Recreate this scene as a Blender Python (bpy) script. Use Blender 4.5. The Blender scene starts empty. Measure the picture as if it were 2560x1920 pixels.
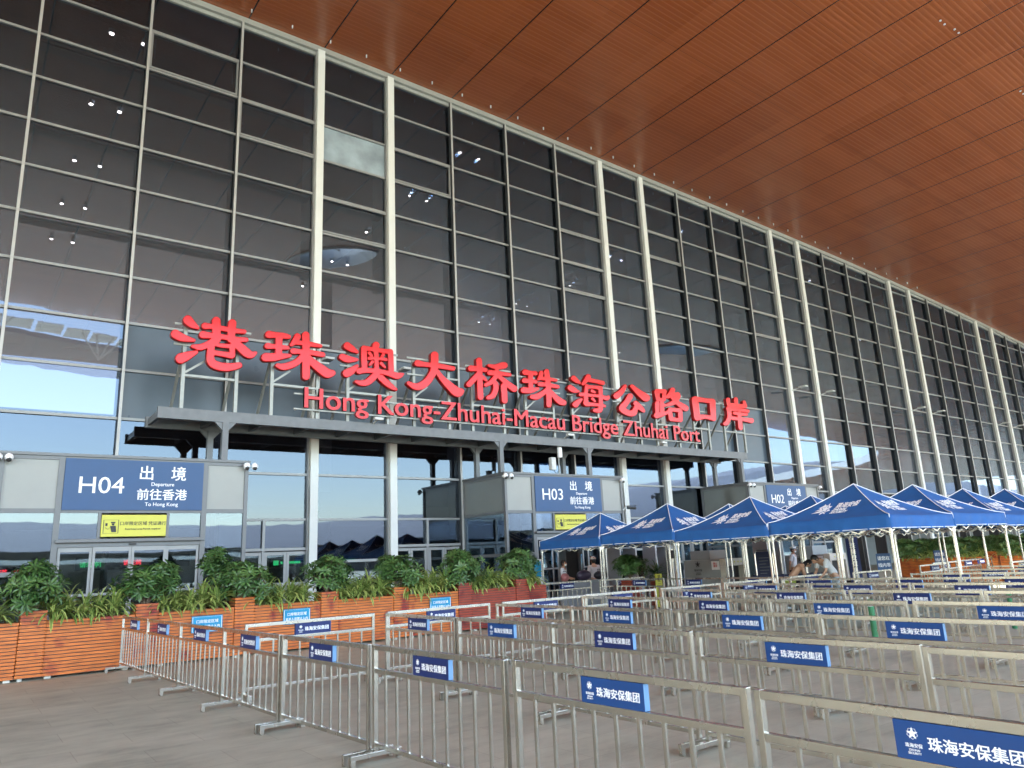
import bpy, bmesh, math, random
import numpy as np
from mathutils import Vector, Matrix
random.seed(7); RAD=math.radians; PI=math.pi
S=bpy.context.scene; COL=S.collection

# ------------------------------------------------------------------ camera, sky, sun, exposure
Rw=np.array([[0.80356846,0.10344238,0.58615477],[-0.59352093,0.21344421,0.77599901],[-0.04484016,-0.97146345,0.23291226]])
Xr=Rw@[1,0,0]; Up=-(Rw@[0,1,0]); Bk=-(Rw@[0,0,1])
cd=bpy.data.cameras.new('camera'); cam=bpy.data.objects.new('camera',cd); COL.objects.link(cam)
cam.matrix_world=Matrix(((Xr[0],Up[0],Bk[0],0),(Xr[1],Up[1],Bk[1],0),(Xr[2],Up[2],Bk[2],1.75),(0,0,0,1)))
cd.sensor_width=36; cd.lens=25.868; cd.clip_end=5000; cd.clip_start=0.05
S.camera=cam
SUN_EL,SUN_AZ=56,242      # azimuth measured clockwise from +Y (north)
w=bpy.data.worlds.new("World"); S.world=w; w.use_nodes=True
nt=w.node_tree; sky=nt.nodes.new('ShaderNodeTexSky'); sky.sky_type='NISHITA'; sky.sun_disc=False
sky.sun_elevation=RAD(SUN_EL); sky.sun_rotation=RAD(SUN_AZ); sky.dust_density=0.6; sky.air_density=1.2; sky.ozone_density=1.0
bg=nt.nodes['Background']; hs=nt.nodes.new('ShaderNodeHueSaturation'); hs.inputs['Saturation'].default_value=.82; nt.links.new(sky.outputs[0],hs.inputs['Color']); nt.links.new(hs.outputs[0],bg.inputs[0]); bg.inputs[1].default_value=0.12   # hazy, whitened sky
sl=bpy.data.lights.new('sun','SUN'); sl.energy=3.0; sl.angle=RAD(3); sl.color=(1,.93,.84)
so=bpy.data.objects.new('sun',sl); COL.objects.link(so)
sd=Vector((math.sin(RAD(SUN_AZ))*math.cos(RAD(SUN_EL)),math.cos(RAD(SUN_AZ))*math.cos(RAD(SUN_EL)),math.sin(RAD(SUN_EL))))
so.rotation_euler=sd.to_track_quat('Z','Y').to_euler()
S.view_settings.view_transform='Standard'; S.view_settings.look='None'; S.view_settings.exposure=3.4; S.view_settings.gamma=1
S.cycles.max_bounces=8; S.cycles.diffuse_bounces=4; S.cycles.glossy_bounces=4; S.cycles.transparent_max_bounces=16
S.cycles.caustics_reflective=False; S.cycles.caustics_refractive=False

# ------------------------------------------------------------------ materials
def nodes(name):
    m=bpy.data.materials.new(name); m.use_nodes=True
    t=m.node_tree; return m,t,t.nodes['Principled BSDF']
def N(t,kind,**k):
    n=t.nodes.new(kind)
    for a,b in k.items():
        if hasattr(n,a): setattr(n,a,b)
        else: n.inputs[a.replace('_',' ')].default_value=b
    return n
def L(t,a,b): t.links.new(a,b)
def ramp(t,src,stops):
    r=t.nodes.new('ShaderNodeValToRGB'); e=r.color_ramp.elements
    while len(e)<len(stops): e.new(.5)
    for i,(p,c) in enumerate(stops): e[i].position=p; e[i].color=(*c,1)
    L(t,src,r.inputs[0]); return r.outputs[0]
def mat(name,col,rough=.5,metal=0,var=.12,scale=6,bump=0,spec=.5,stretch=(1,1,1),coat=0):
    m,t,p=nodes(name)
    tc=N(t,'ShaderNodeTexCoord'); mp=N(t,'ShaderNodeMapping'); mp.inputs['Scale'].default_value=stretch
    L(t,tc.outputs['Object'],mp.inputs[0])
    ns=N(t,'ShaderNodeTexNoise'); ns.inputs['Scale'].default_value=scale; ns.inputs['Detail'].default_value=5
    L(t,mp.outputs[0],ns.inputs[0])
    lo=tuple(c*(1-var) for c in col); hi=tuple(min(1,c*(1+var)) for c in col)
    L(t,ramp(t,ns.outputs[0],[(.3,lo),(.7,hi)]),p.inputs['Base Color'])
    p.inputs['Metallic'].default_value=metal; p.inputs['Specular IOR Level'].default_value=spec
    mr=N(t,'ShaderNodeMapRange'); L(t,ns.outputs[0],mr.inputs[0])
    mr.inputs['To Min'].default_value=max(.02,rough-.08); mr.inputs['To Max'].default_value=min(1,rough+.08)
    L(t,mr.outputs[0],p.inputs['Roughness'])
    if coat: p.inputs['Coat Weight'].default_value=coat; p.inputs['Coat Roughness'].default_value=.08
    if bump:
        b=N(t,'ShaderNodeBump'); b.inputs['Strength'].default_value=bump; b.inputs['Distance'].default_value=.01
        L(t,ns.outputs[0],b.inputs['Height']); L(t,b.outputs[0],p.inputs['Normal'])
    return m
def emis(name,col,s):
    m,t,p=nodes(name); p.inputs['Base Color'].default_value=(*col,1)
    p.inputs['Emission Color'].default_value=(*col,1); p.inputs['Emission Strength'].default_value=s; return m
def glass(name,tint,refl,grough=.015):
    m=bpy.data.materials.new(name); m.use_nodes=True; t=m.node_tree; t.nodes.clear()
    o=N(t,'ShaderNodeOutputMaterial'); tr=N(t,'ShaderNodeBsdfTransparent'); tr.inputs[0].default_value=(*tint,1)
    gl=N(t,'ShaderNodeBsdfGlossy'); gl.inputs['Roughness'].default_value=grough; gl.inputs[0].default_value=(.66,.82,1,1)
    fr=N(t,'ShaderNodeFresnel'); fr.inputs[0].default_value=1.6
    ma=N(t,'ShaderNodeMath',operation='MULTIPLY_ADD'); ma.inputs[1].default_value=.68; ma.inputs[2].default_value=refl; ma.use_clamp=True
    L(t,fr.outputs[0],ma.inputs[0])
    # slight waviness of float glass
    tc=N(t,'ShaderNodeTexCoord'); ns=N(t,'ShaderNodeTexNoise'); ns.inputs['Scale'].default_value=.6; L(t,tc.outputs['Object'],ns.inputs[0])
    bp=N(t,'ShaderNodeBump'); bp.inputs['Strength'].default_value=.12; bp.inputs['Distance'].default_value=.02; L(t,ns.outputs[0],bp.inputs['Height'])
    ge=N(t,'ShaderNodeNewGeometry'); wn=N(t,'ShaderNodeTexWhiteNoise',noise_dimensions='1D'); L(t,ge.outputs['Random Per Island'],wn.inputs['W'])   # each pane sits a hair out of plane
    v1=N(t,'ShaderNodeVectorMath',operation='MULTIPLY_ADD'); v1.inputs[1].default_value=(.009,.0,.009); v1.inputs[2].default_value=(-.0045,0,-.0045); L(t,wn.outputs['Color'],v1.inputs[0])
    v2=N(t,'ShaderNodeVectorMath',operation='ADD'); L(t,v1.outputs[0],v2.inputs[0]); L(t,bp.outputs[0],v2.inputs[1]); v3=N(t,'ShaderNodeVectorMath',operation='NORMALIZE'); L(t,v2.outputs[0],v3.inputs[0]); L(t,v3.outputs[0],gl.inputs['Normal'])
    mx=N(t,'ShaderNodeMixShader'); L(t,ma.outputs[0],mx.inputs[0]); L(t,tr.outputs[0],mx.inputs[1]); L(t,gl.outputs[0],mx.inputs[2]); L(t,mx.outputs[0],o.inputs[0])
    return m
def mat_ceiling():
    m,t,p=nodes('copper_soffit')
    tc=N(t,'ShaderNodeTexCoord'); sp=N(t,'ShaderNodeSeparateXYZ'); L(t,tc.outputs['Object'],sp.inputs[0])
    def frac(src,per,off=0):
        a=N(t,'ShaderNodeMath',operation='MULTIPLY_ADD'); a.inputs[1].default_value=1/per; a.inputs[2].default_value=off; L(t,src,a.inputs[0])
        f=N(t,'ShaderNodeMath',operation='FRACT'); L(t,a.outputs[0],f.inputs[0]); return f.outputs[0]
    def less(src,v):
        a=N(t,'ShaderNodeMath',operation='LESS_THAN'); a.inputs[1].default_value=v; L(t,src,a.inputs[0]); return a.outputs[0]
    seamx=less(frac(sp.outputs[0],2.97,-.285),.019)
    seamy=less(frac(sp.outputs[1],4.2,.1),.006)
    rib=frac(sp.outputs[1],.21); ribl=less(rib,.22)
    # strip to strip tint
    sx=N(t,'ShaderNodeMath',operation='MULTIPLY'); sx.inputs[1].default_value=1/2.97; L(t,sp.outputs[0],sx.inputs[0])
    fl=N(t,'ShaderNodeMath',operation='FLOOR'); L(t,sx.outputs[0],fl.inputs[0])
    sy=N(t,'ShaderNodeMath',operation='MULTIPLY'); sy.inputs[1].default_value=1/4.2; L(t,sp.outputs[1],sy.inputs[0])
    fy=N(t,'ShaderNodeMath',operation='FLOOR'); L(t,sy.outputs[0],fy.inputs[0])
    cb=N(t,'ShaderNodeCombineXYZ'); L(t,fl.outputs[0],cb.inputs[0]); L(t,fy.outputs[0],cb.inputs[1])
    wn=N(t,'ShaderNodeTexWhiteNoise'); L(t,cb.outputs[0],wn.inputs[0])
    ns=N(t,'ShaderNodeTexNoise'); ns.inputs['Scale'].default_value=.35; ns.inputs['Detail'].default_value=4
    mp=N(t,'ShaderNodeMapping'); mp.inputs['Scale'].default_value=(.3,3,1); L(t,tc.outputs['Object'],mp.inputs[0]); L(t,mp.outputs[0],ns.inputs[0])
    ad=N(t,'ShaderNodeMath',operation='MULTIPLY_ADD'); ad.inputs[1].default_value=.35; L(t,wn.outputs[0],ad.inputs[0]); L(t,ns.outputs[0],ad.inputs[2])
    c=ramp(t,ad.outputs[0],[(.35,CE1),(.95,CE2)])
    m1=N(t,'ShaderNodeMixRGB'); L(t,ribl,m1.inputs[0]); L(t,c,m1.inputs[1]); m1.inputs[2].default_value=(.46,.155,.06,1)
    m1f=N(t,'ShaderNodeMath',operation='MULTIPLY'); m1f.inputs[1].default_value=.22; L(t,ribl,m1f.inputs[0]); L(t,m1f.outputs[0],m1.inputs[0])
    mx=N(t,'ShaderNodeMath',operation='MAXIMUM'); L(t,seamx,mx.inputs[0]); sy2=N(t,'ShaderNodeMath',operation='MULTIPLY'); sy2.inputs[1].default_value=.45; L(t,seamy,sy2.inputs[0]); L(t,sy2.outputs[0],mx.inputs[1])
    m2=N(t,'ShaderNodeMixRGB'); L(t,mx.outputs[0],m2.inputs[0]); L(t,m1.outputs[0],m2.inputs[1]); m2.inputs[2].default_value=(.03,.008,.004,1)
    L(t,m2.outputs[0],p.inputs['Base Color']); p.inputs['Roughness'].default_value=.27; p.inputs['Specular IOR Level'].default_value=.8
    pp=N(t,'ShaderNodeMath',operation='PINGPONG'); pp.inputs[1].default_value=.5; L(t,rib,pp.inputs[0])
    b=N(t,'ShaderNodeBump'); b.inputs['Strength'].default_value=.4; b.inputs['Distance'].default_value=.03; L(t,pp.outputs[0],b.inputs['Height']); L(t,b.outputs[0],p.inputs['Normal'])
    return m
CE1=(.245,.060,.015); CE2=(.32,.088,.025)
def mat_ground():
    m,t,p=nodes('stone_paving')
    tc=N(t,'ShaderNodeTexCoord')
    br=N(t,'ShaderNodeTexBrick'); br.inputs['Scale'].default_value=1; br.inputs['Brick Width'].default_value=1.2; br.inputs['Row Height'].default_value=.6
    br.inputs['Mortar Size'].default_value=.004; br.inputs['Mortar Smooth'].default_value=.2; br.offset=0.5
    br.inputs['Color1'].default_value=(.96,.96,.96,1); br.inputs['Color2'].default_value=(1.03,1.03,1.02,1); br.inputs['Mortar'].default_value=(.74,.72,.69,1); br.inputs['Bias'].default_value=0
    L(t,tc.outputs['Object'],br.inputs[0])
    n1=N(t,'ShaderNodeTexNoise'); n1.inputs['Scale'].default_value=.9; n1.inputs['Detail'].default_value=8; n1.inputs['Roughness'].default_value=.6
    L(t,tc.outputs['Object'],n1.inputs[0])
    mp=N(t,'ShaderNodeMapping'); mp.inputs['Scale'].default_value=(1.0,2.6,1); mp.inputs['Rotation'].default_value=(0,0,.12); L(t,tc.outputs['Object'],mp.inputs[0])
    n2=N(t,'ShaderNodeTexNoise'); n2.inputs['Scale'].default_value=1.3; n2.inputs['Detail'].default_value=9; n2.inputs['Roughness'].default_value=.7; L(t,mp.outputs[0],n2.inputs[0])
    n3=N(t,'ShaderNodeTexNoise'); n3.inputs['Scale'].default_value=60; n3.inputs['Detail'].default_value=3; L(t,tc.outputs['Object'],n3.inputs[0])
    a=N(t,'ShaderNodeMath',operation='ADD'); L(t,n1.outputs[0],a.inputs[0]); L(t,n2.outputs[0],a.inputs[1])
    a2=N(t,'ShaderNodeMath',operation='MULTIPLY_ADD'); a2.inputs[1].default_value=.09; L(t,n3.outputs[0],a2.inputs[0]); ah=N(t,'ShaderNodeMath',operation='MULTIPLY'); ah.inputs[1].default_value=.5; L(t,a.outputs[0],ah.inputs[0]); L(t,ah.outputs[0],a2.inputs[2])
    c=ramp(t,a2.outputs[0],[(.38,(.28,.29,.228)),(.52,(.445,.46,.362)),(.68,(.55,.56,.45))])
    mr=N(t,'ShaderNodeMapRange'); 
    mu=N(t,'ShaderNodeMixRGB',blend_type='MULTIPLY'); mu.inputs[0].default_value=1; L(t,c,mu.inputs[1]); L(t,br.outputs[0],mu.inputs[2])
    L(t,mu.outputs[0],p.inputs['Base Color']); 
    L(t,n1.outputs[0],mr.inputs[0]); mr.inputs['To Min'].default_value=.42; mr.inputs['To Max'].default_value=.75; L(t,mr.outputs[0],p.inputs['Roughness'])
    b=N(t,'ShaderNodeBump'); b.inputs['Strength'].default_value=.25; b.inputs['Distance'].default_value=.006; L(t,a2.outputs[0],b.inputs['Height']); L(t,b.outputs[0],p.inputs['Normal'])
    return m
def mat_wood(name,base,stain):
    m,t,p=nodes(name)
    tc=N(t,'ShaderNodeTexCoord'); oi=N(t,'ShaderNodeObjectInfo')
    va=N(t,'ShaderNodeVectorMath',operation='MULTIPLY_ADD'); L(t,oi.outputs['Random'],va.inputs[0]); va.inputs[1].default_value=(37,11,5); L(t,tc.outputs['Object'],va.inputs[2])
    mp=N(t,'ShaderNodeMapping'); mp.inputs['Scale'].default_value=(1.2,1.2,16); L(t,va.outputs[0],mp.inputs[0])
    n=N(t,'ShaderNodeTexNoise'); n.inputs['Scale'].default_value=3; n.inputs['Detail'].default_value=6; L(t,mp.outputs[0],n.inputs[0])
    n2=N(t,'ShaderNodeTexNoise'); n2.inputs['Scale'].default_value=2.2; n2.inputs['Detail'].default_value=4; L(t,va.outputs[0],n2.inputs[0])
    n3=N(t,'ShaderNodeTexVoronoi'); n3.inputs['Scale'].default_value=7; L(t,va.outputs[0],n3.inputs[0])
    c=ramp(t,n.outputs[0],[(.3,tuple(x*.62 for x in base)),(.5,base),(.75,tuple(min(1,x*1.3) for x in base))])
    f=ramp(t,n2.outputs[0],[(.54,(0,0,0)),(.68,(1,1,1))])
    mx=N(t,'ShaderNodeMixRGB'); L(t,f,mx.inputs[0]); L(t,c,mx.inputs[1]); mx.inputs[2].default_value=(*stain,1)
    k=ramp(t,n3.outputs['Distance'],[(.03,(.25,.25,.25)),(.07,(1,1,1))])
    mu=N(t,'ShaderNodeMixRGB',blend_type='MULTIPLY'); mu.inputs[0].default_value=.7; L(t,mx.outputs[0],mu.inputs[1]); L(t,k,mu.inputs[2])
    L(t,mu.outputs[0],p.inputs['Base Color']); p.inputs['Roughness'].default_value=.55
    return m
def mat_leaf(name,c0,c1):   # 'tone' attribute = leaf colour (midrib / margin), paler on upward-facing shrub whorls
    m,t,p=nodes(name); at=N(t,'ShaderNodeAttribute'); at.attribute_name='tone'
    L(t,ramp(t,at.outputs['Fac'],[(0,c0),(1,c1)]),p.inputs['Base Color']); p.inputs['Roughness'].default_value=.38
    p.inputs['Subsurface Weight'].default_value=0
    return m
M={}
M['ceil']=mat_ceiling(); M['ground']=mat_ground()
M['glass']=glass('facade_glass',(.32,.32,.35),.055); M['glass2']=glass('clear_glass',(.60,.64,.64),.06)
M['alucap']=mat('aluminium_cap',(.42,.42,.41),.4,.2,.05,3); M['alu']=mat('aluminium_frame',(.27,.275,.275),.42,.25,.06,3); M['fin']=mat('black_fin',(.022,.022,.024),.5,0,.1); M['spandrel']=mat('slate_spandrel_panel',(.060,.088,.118),.30,0,.22,.5); M['aludark']=mat('dark_aluminium_fin',(.055,.06,.065),.5,.2,.1)
M['portal']=mat('grey_portal_frame',(.14,.145,.15),.42,.35,.07,3); M['white']=mat('cream_column_paint',(.65,.67,.65),.42,0,.03,2)
M['beam']=mat('painted_steel_beam',(.15,.16,.17),.48,.2,.12,4); M['post']=mat('galvanised_post',(.30,.31,.29),.45,.5,.12,5)
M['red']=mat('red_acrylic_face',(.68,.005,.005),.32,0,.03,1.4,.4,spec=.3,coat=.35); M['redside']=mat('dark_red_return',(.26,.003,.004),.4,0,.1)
M['steel']=mat('brushed_stainless',(.56,.535,.475),.26,1,.04,2.5,0,stretch=(1,1,1)); M['steel2']=mat('bright_tent_tube',(.78,.77,.73),.22,1,.04)
M['navy']=mat('navy_sign_vinyl',(.003,.016,.105),.5,0,.06,8,.15); M['blue']=mat('bright_blue_sign_vinyl',(.001,.045,.19),.5,0,.05,8,.2)
M['edge']=mat('pale_blue_sign_edge',(.15,.30,.52),.4,0,.05); M['wht']=mat('white_print',(.88,.90,.92),.5,0,.02)
M['portsign']=mat('portal_sign_blue',(.032,.088,.215),.5,0,.04,2); M['cyan']=mat('cyan_notice',(.0,.26,.48),.4,0,.04)
M['yellow']=mat('yellow_notice',(.62,.60,.08),.45,0,.03); M['black']=mat('black_print',(.02,.02,.022),.5,0,.05)
M['panel']=mat('pale_grey_panel',(.30,.31,.295),.35,0,.06,1.2); M['sidepan']=mat('smoked_grey_panel',(.13,.14,.135),.12,0,.06,1)
M['tent']=mat('blue_tent_fabric',(.013,.098,.31),.8,0,.12,3,.3); M['pipe']=mat('white_piping',(.82,.84,.88),.6,0,.02)
M['wood']=mat_wood('orange_stained_slats',(.60,.165,.03),(.28,.022,.014)); M['woodred']=mat_wood('red_brown_stained_slats',(.33,.055,.028),(.18,.014,.010))
M['dark']=mat('dark_interior',(.035,.035,.036),.6,0,.2); M['soil']=mat('soil',(.03,.022,.016),.9,0,.3,20,.5)
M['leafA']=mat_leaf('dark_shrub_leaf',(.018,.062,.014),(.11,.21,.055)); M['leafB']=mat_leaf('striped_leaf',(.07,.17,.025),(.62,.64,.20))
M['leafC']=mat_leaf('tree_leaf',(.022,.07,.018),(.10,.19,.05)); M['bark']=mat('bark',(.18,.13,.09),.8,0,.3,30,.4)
M['grey']=mat('grey_cabinet',(.30,.34,.345),.45,0,.05,2); M['ggate']=mat('grey_gate_panel',(.27,.285,.31),.5,0,.05,2); M['cream']=mat('cream_plastic',(.62,.60,.53),.45)
M['int']=mat('interior_wall',(.20,.20,.205),.7,0,.1,.5); M['far']=mat('opposite_roof',(.26,.27,.29),.7,0,.05,.05); M['frost']=mat('frosted_film',(.27,.335,.38),.45,0,.32,1.1)
M['lamp']=emis('spot_lamp_glow',(1,.93,.8),9); M['ledr']=emis('red_led',(1,.03,.06),.35); M['ledg']=emis('green_led',(.04,.8,.25),.14)
M['belt']=mat('navy_belt',(.012,.018,.06),.6); M['skin']=mat('skin',(.52,.30,.20),.5,0,.06); M['hair']=mat('black_hair',(.012,.010,.010),.45)
M['shirt']=mat('white_shirt',(.74,.75,.78),.75,0,.05,8,.3); M['shirt2']=mat('pale_uniform_shirt',(.62,.56,.56),.75,0,.05,8,.3)
M['pants']=mat('black_trousers',(.012,.013,.018),.8,0,.1); M['jeans']=mat('light_grey_trousers',(.42,.47,.50),.8); M['lime']=mat('lime_shorts',(.62,.72,.16),.7)
M['floral']=mat('patterned_dress',(.33,.13,.14),.8,0,.8,28); M['mask']=mat('white_mask',(.8,.86,.9),.7); M['bag']=mat('black_luggage',(.02,.02,.028),.5); M['bag2']=mat('dark_violet_suitcase',(.05,.035,.06),.4)
M['pink']=mat('pink_bag',(.42,.15,.14),.6); M['redlabel']=mat('red_print',(.55,.05,.05),.5); M['green']=mat('green_bollard_paint',(.04,.22,.09),.5)
M['lightgrey']=mat('light_grey_paint',(.55,.57,.57),.4)

# ------------------------------------------------------------------ mesh helpers
class MB:
    def __init__(s): s.v=[]; s.f=[]; s.a=None; s.mi=[]
    def box(s,x0,x1,y0,y1,z0,z1,mi=0):
        n=len(s.v); s.v+=[(x,y,z) for z in (z0,z1) for y in (y0,y1) for x in (x0,x1)]
        s.f+=[(n,n+2,n+3,n+1),(n+4,n+5,n+7,n+6),(n,n+1,n+5,n+4),(n+2,n+6,n+7,n+3),(n,n+4,n+6,n+2),(n+1,n+3,n+7,n+5)]; s.mi+=[mi]*6; return s
    def bar(s,a,b,w,h=None,mi=0,up=(0,0,1)):
        a=Vector(a); b=Vector(b); d=(b-a).normalized(); h=h or w
        up=Vector(up); 
        if abs(d.dot(up))>.98: up=Vector((0,1,0))
        x=d.cross(up).normalized(); y=x.cross(d).normalized(); n=len(s.v)
        for p in (a,b):
            for sx,sy in ((-1,-1),(1,-1),(1,1),(-1,1)): s.v.append(tuple(p+x*w/2*sx+y*h/2*sy))
        s.f+=[(n+3,n+2,n+1,n),(n+4,n+5,n+6,n+7)]+[(n+i,n+(i+1)%4,n+4+(i+1)%4,n+4+i) for i in range(4)]; s.mi+=[mi]*6; return s
    def tube(s,pts,r,k=8,mi=0,cap=True):
        rs=r if isinstance(r,(list,tuple)) else [r]*len(pts); n0=len(s.v); P=[Vector(p) for p in pts]
        for i,p in enumerate(P):
            d=(P[min(i+1,len(P)-1)]-P[max(i-1,0)]).normalized(); up=Vector((0,0,1)) if abs(d.z)<.95 else Vector((0,1,0))
            x=d.cross(up).normalized(); y=x.cross(d)
            for j in range(k):
                t=2*PI*j/k; s.v.append(tuple(p+(x*math.cos(t)+y*math.sin(t))*rs[i]))
        for i in range(len(P)-1):
            for j in range(k): a=n0+i*k+j; b=n0+i*k+(j+1)%k; s.f.append((a,b,b+k,a+k)); s.mi.append(mi)
        if cap: s.f+=[tuple(n0+j for j in range(k))[::-1],tuple(n0+(len(P)-1)*k+j for j in range(k))]; s.mi+=[mi]*2
        return s
    def prism(s,pts,y0,y1,mi=0):   # polygon in XZ extruded along y
        n=len(s.v); k=len(pts); s.v+=[(x,y0,z) for x,z in pts]+[(x,y1,z) for x,z in pts]
        s.f+=[tuple(range(n,n+k)),tuple(range(n+2*k-1,n+k-1,-1))]+[(n+i,n+k+i,n+k+(i+1)%k,n+(i+1)%k) for i in range(k)]; s.mi+=[mi]*(k+2); return s
    def sphere(s,c,r,nu=12,nv=8,mi=0,sc=(1,1,1)):
        n=len(s.v)
        for i in range(nv+1):
            th=PI*i/nv
            for j in range(nu): ph=2*PI*j/nu; s.v.append((c[0]+r*sc[0]*math.sin(th)*math.cos(ph),c[1]+r*sc[1]*math.sin(th)*math.sin(ph),c[2]+r*sc[2]*math.cos(th)))
        for i in range(nv):
            for j in range(nu): a=n+i*nu+j; b=n+i*nu+(j+1)%nu; s.f.append((a,a+nu,b+nu,b)); s.mi.append(mi)
        return s
    def mesh(s,name,mats,smooth=False,bevel=0):
        me=bpy.data.meshes.new(name); me.from_pydata(s.v,[],s.f); me.update()
        for m in (mats if isinstance(mats,(list,tuple)) else [mats]): me.materials.append(M[m] if isinstance(m,str) else m)
        me.polygons.foreach_set('material_index',s.mi[:len(me.polygons)])
        if smooth: me.polygons.foreach_set('use_smooth',[True]*len(me.polygons))
        bm=bmesh.new(); bm.from_mesh(me); bmesh.ops.recalc_face_normals(bm,faces=bm.faces)
        if bevel: bmesh.ops.bevel(bm,geom=bm.edges[:],offset=bevel,segments=2,affect='EDGES',profile=.6)
        bm.to_mesh(me); bm.free(); return me
def link(name,me,parent=None,loc=(0,0,0),rot=(0,0,0)):
    o=bpy.data.objects.new(name,me); COL.objects.link(o); o.location=loc; o.rotation_euler=rot
    if parent: o.parent=parent
    return o
def tag(o,label,cat,group=None,kind=None):
    if label: o['label']=label
    if cat: o['category']=cat
    if group: o['group']=group
    if kind: o['kind']=kind
    return o
def empty(name,loc,rz,label,cat,group=None):
    o=bpy.data.objects.new(name,None); COL.objects.link(o); o.location=loc; o.rotation_euler=(0,0,rz); o.empty_display_size=.2
    return tag(o,label,cat,group)
def dup(root,loc,rz=None,label=None,group=None,skip=()):
    def rec(o,par):
        c=o.copy(); COL.objects.link(c)
        if par: c.parent=par
        for ch in o.children:
            if ch.name.split('.')[0] not in skip: rec(ch,c)
        return c
    r=rec(root,None); r.location=loc
    if rz is not None: r.rotation_euler=(0,0,rz)
    if label: r['label']=label
    if group: r['group']=group
    return r
def text(s,size,align='CENTER',bold=0,depth=.002,shear=0,sp=1,mat_='wht',xs=1,line=1.0):
    c=bpy.data.curves.new('t','FONT'); c.body=s; c.size=size; c.align_x=align; c.extrude=depth; c.shear=shear; c.space_character=sp; c.space_line=line; c.resolution_u=3
    o=bpy.data.objects.new('t',c); COL.objects.link(o); o.scale=(1,1,1); bpy.context.view_layer.update()
    me=bpy.data.meshes.new_from_object(o.evaluated_get(bpy.context.evaluated_depsgraph_get()))
    bpy.data.objects.remove(o); bpy.data.curves.remove(c)
    me.materials.clear(); me.materials.append(M[mat_]) 
    if xs!=1: me.transform(Matrix.Diagonal((xs,1,1,1)))
    if bold:   # heavier weight: four copies a hair apart, each 0.1 mm proud of the last
        b=bold; e=.00012; me=join('t',[(me,Matrix.Translation((dx*b,dy*b,q*e))) for q,(dx,dy) in enumerate(((-1,-.5),(1,-.5),(-1,.6),(1,.6)))])
    return me
def join(name,items,mats=None):   # items: (mesh, matrix) -> one mesh
    bm=bmesh.new(); out=bpy.data.meshes.new(name); slots=[]
    for me,mx in items:
        n0=len(bm.faces); t=me.copy(); t.transform(mx); bm.from_mesh(t); bm.faces.ensure_lookup_table()
        for m in t.materials:
            if m not in slots: slots.append(m)
        for f in bm.faces[n0:]: f.material_index=slots.index(t.materials[f.material_index]) if t.materials else 0
        bpy.data.meshes.remove(t)
    bm.to_mesh(out); bm.free()
    for m in slots: out.materials.append(m)
    return out
RX=Matrix.Rotation(PI/2,4,'X')
def upright(x,y,z): return Matrix.Translation((x,y,z))@RX      # text standing, readable from -Y
def T(x,y,z): return Matrix.Translation((x,y,z))
def proj(p):
    q=Rw.T@(np.array(p,float)-np.array([0,0,1.75])); return (1106+1589.45*q[0]/q[2],829.5+1589.45*q[1]/q[2],q[2]) if q[2]>.1 else (9e9,9e9,q[2])
def star(cx,cz,r,rin=.42,n=5,rot=0):
    return [(cx+(r if i%2==0 else r*rin)*math.sin(rot+PI*i/n),cz+(r if i%2==0 else r*rin)*math.cos(rot+PI*i/n)) for i in range(2*n)]

# ------------------------------------------------------------------ ground
D=24.5
g=MB(); g.v=[(-1500,-1500,0),(1500,-1500,0),(1500,1500,0),(-1500,1500,0)]; g.f=[(0,1,2,3)]; g.mi=[0]
tag(link('ground',g.mesh('ground','ground')),None,None,kind='structure')
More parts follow.
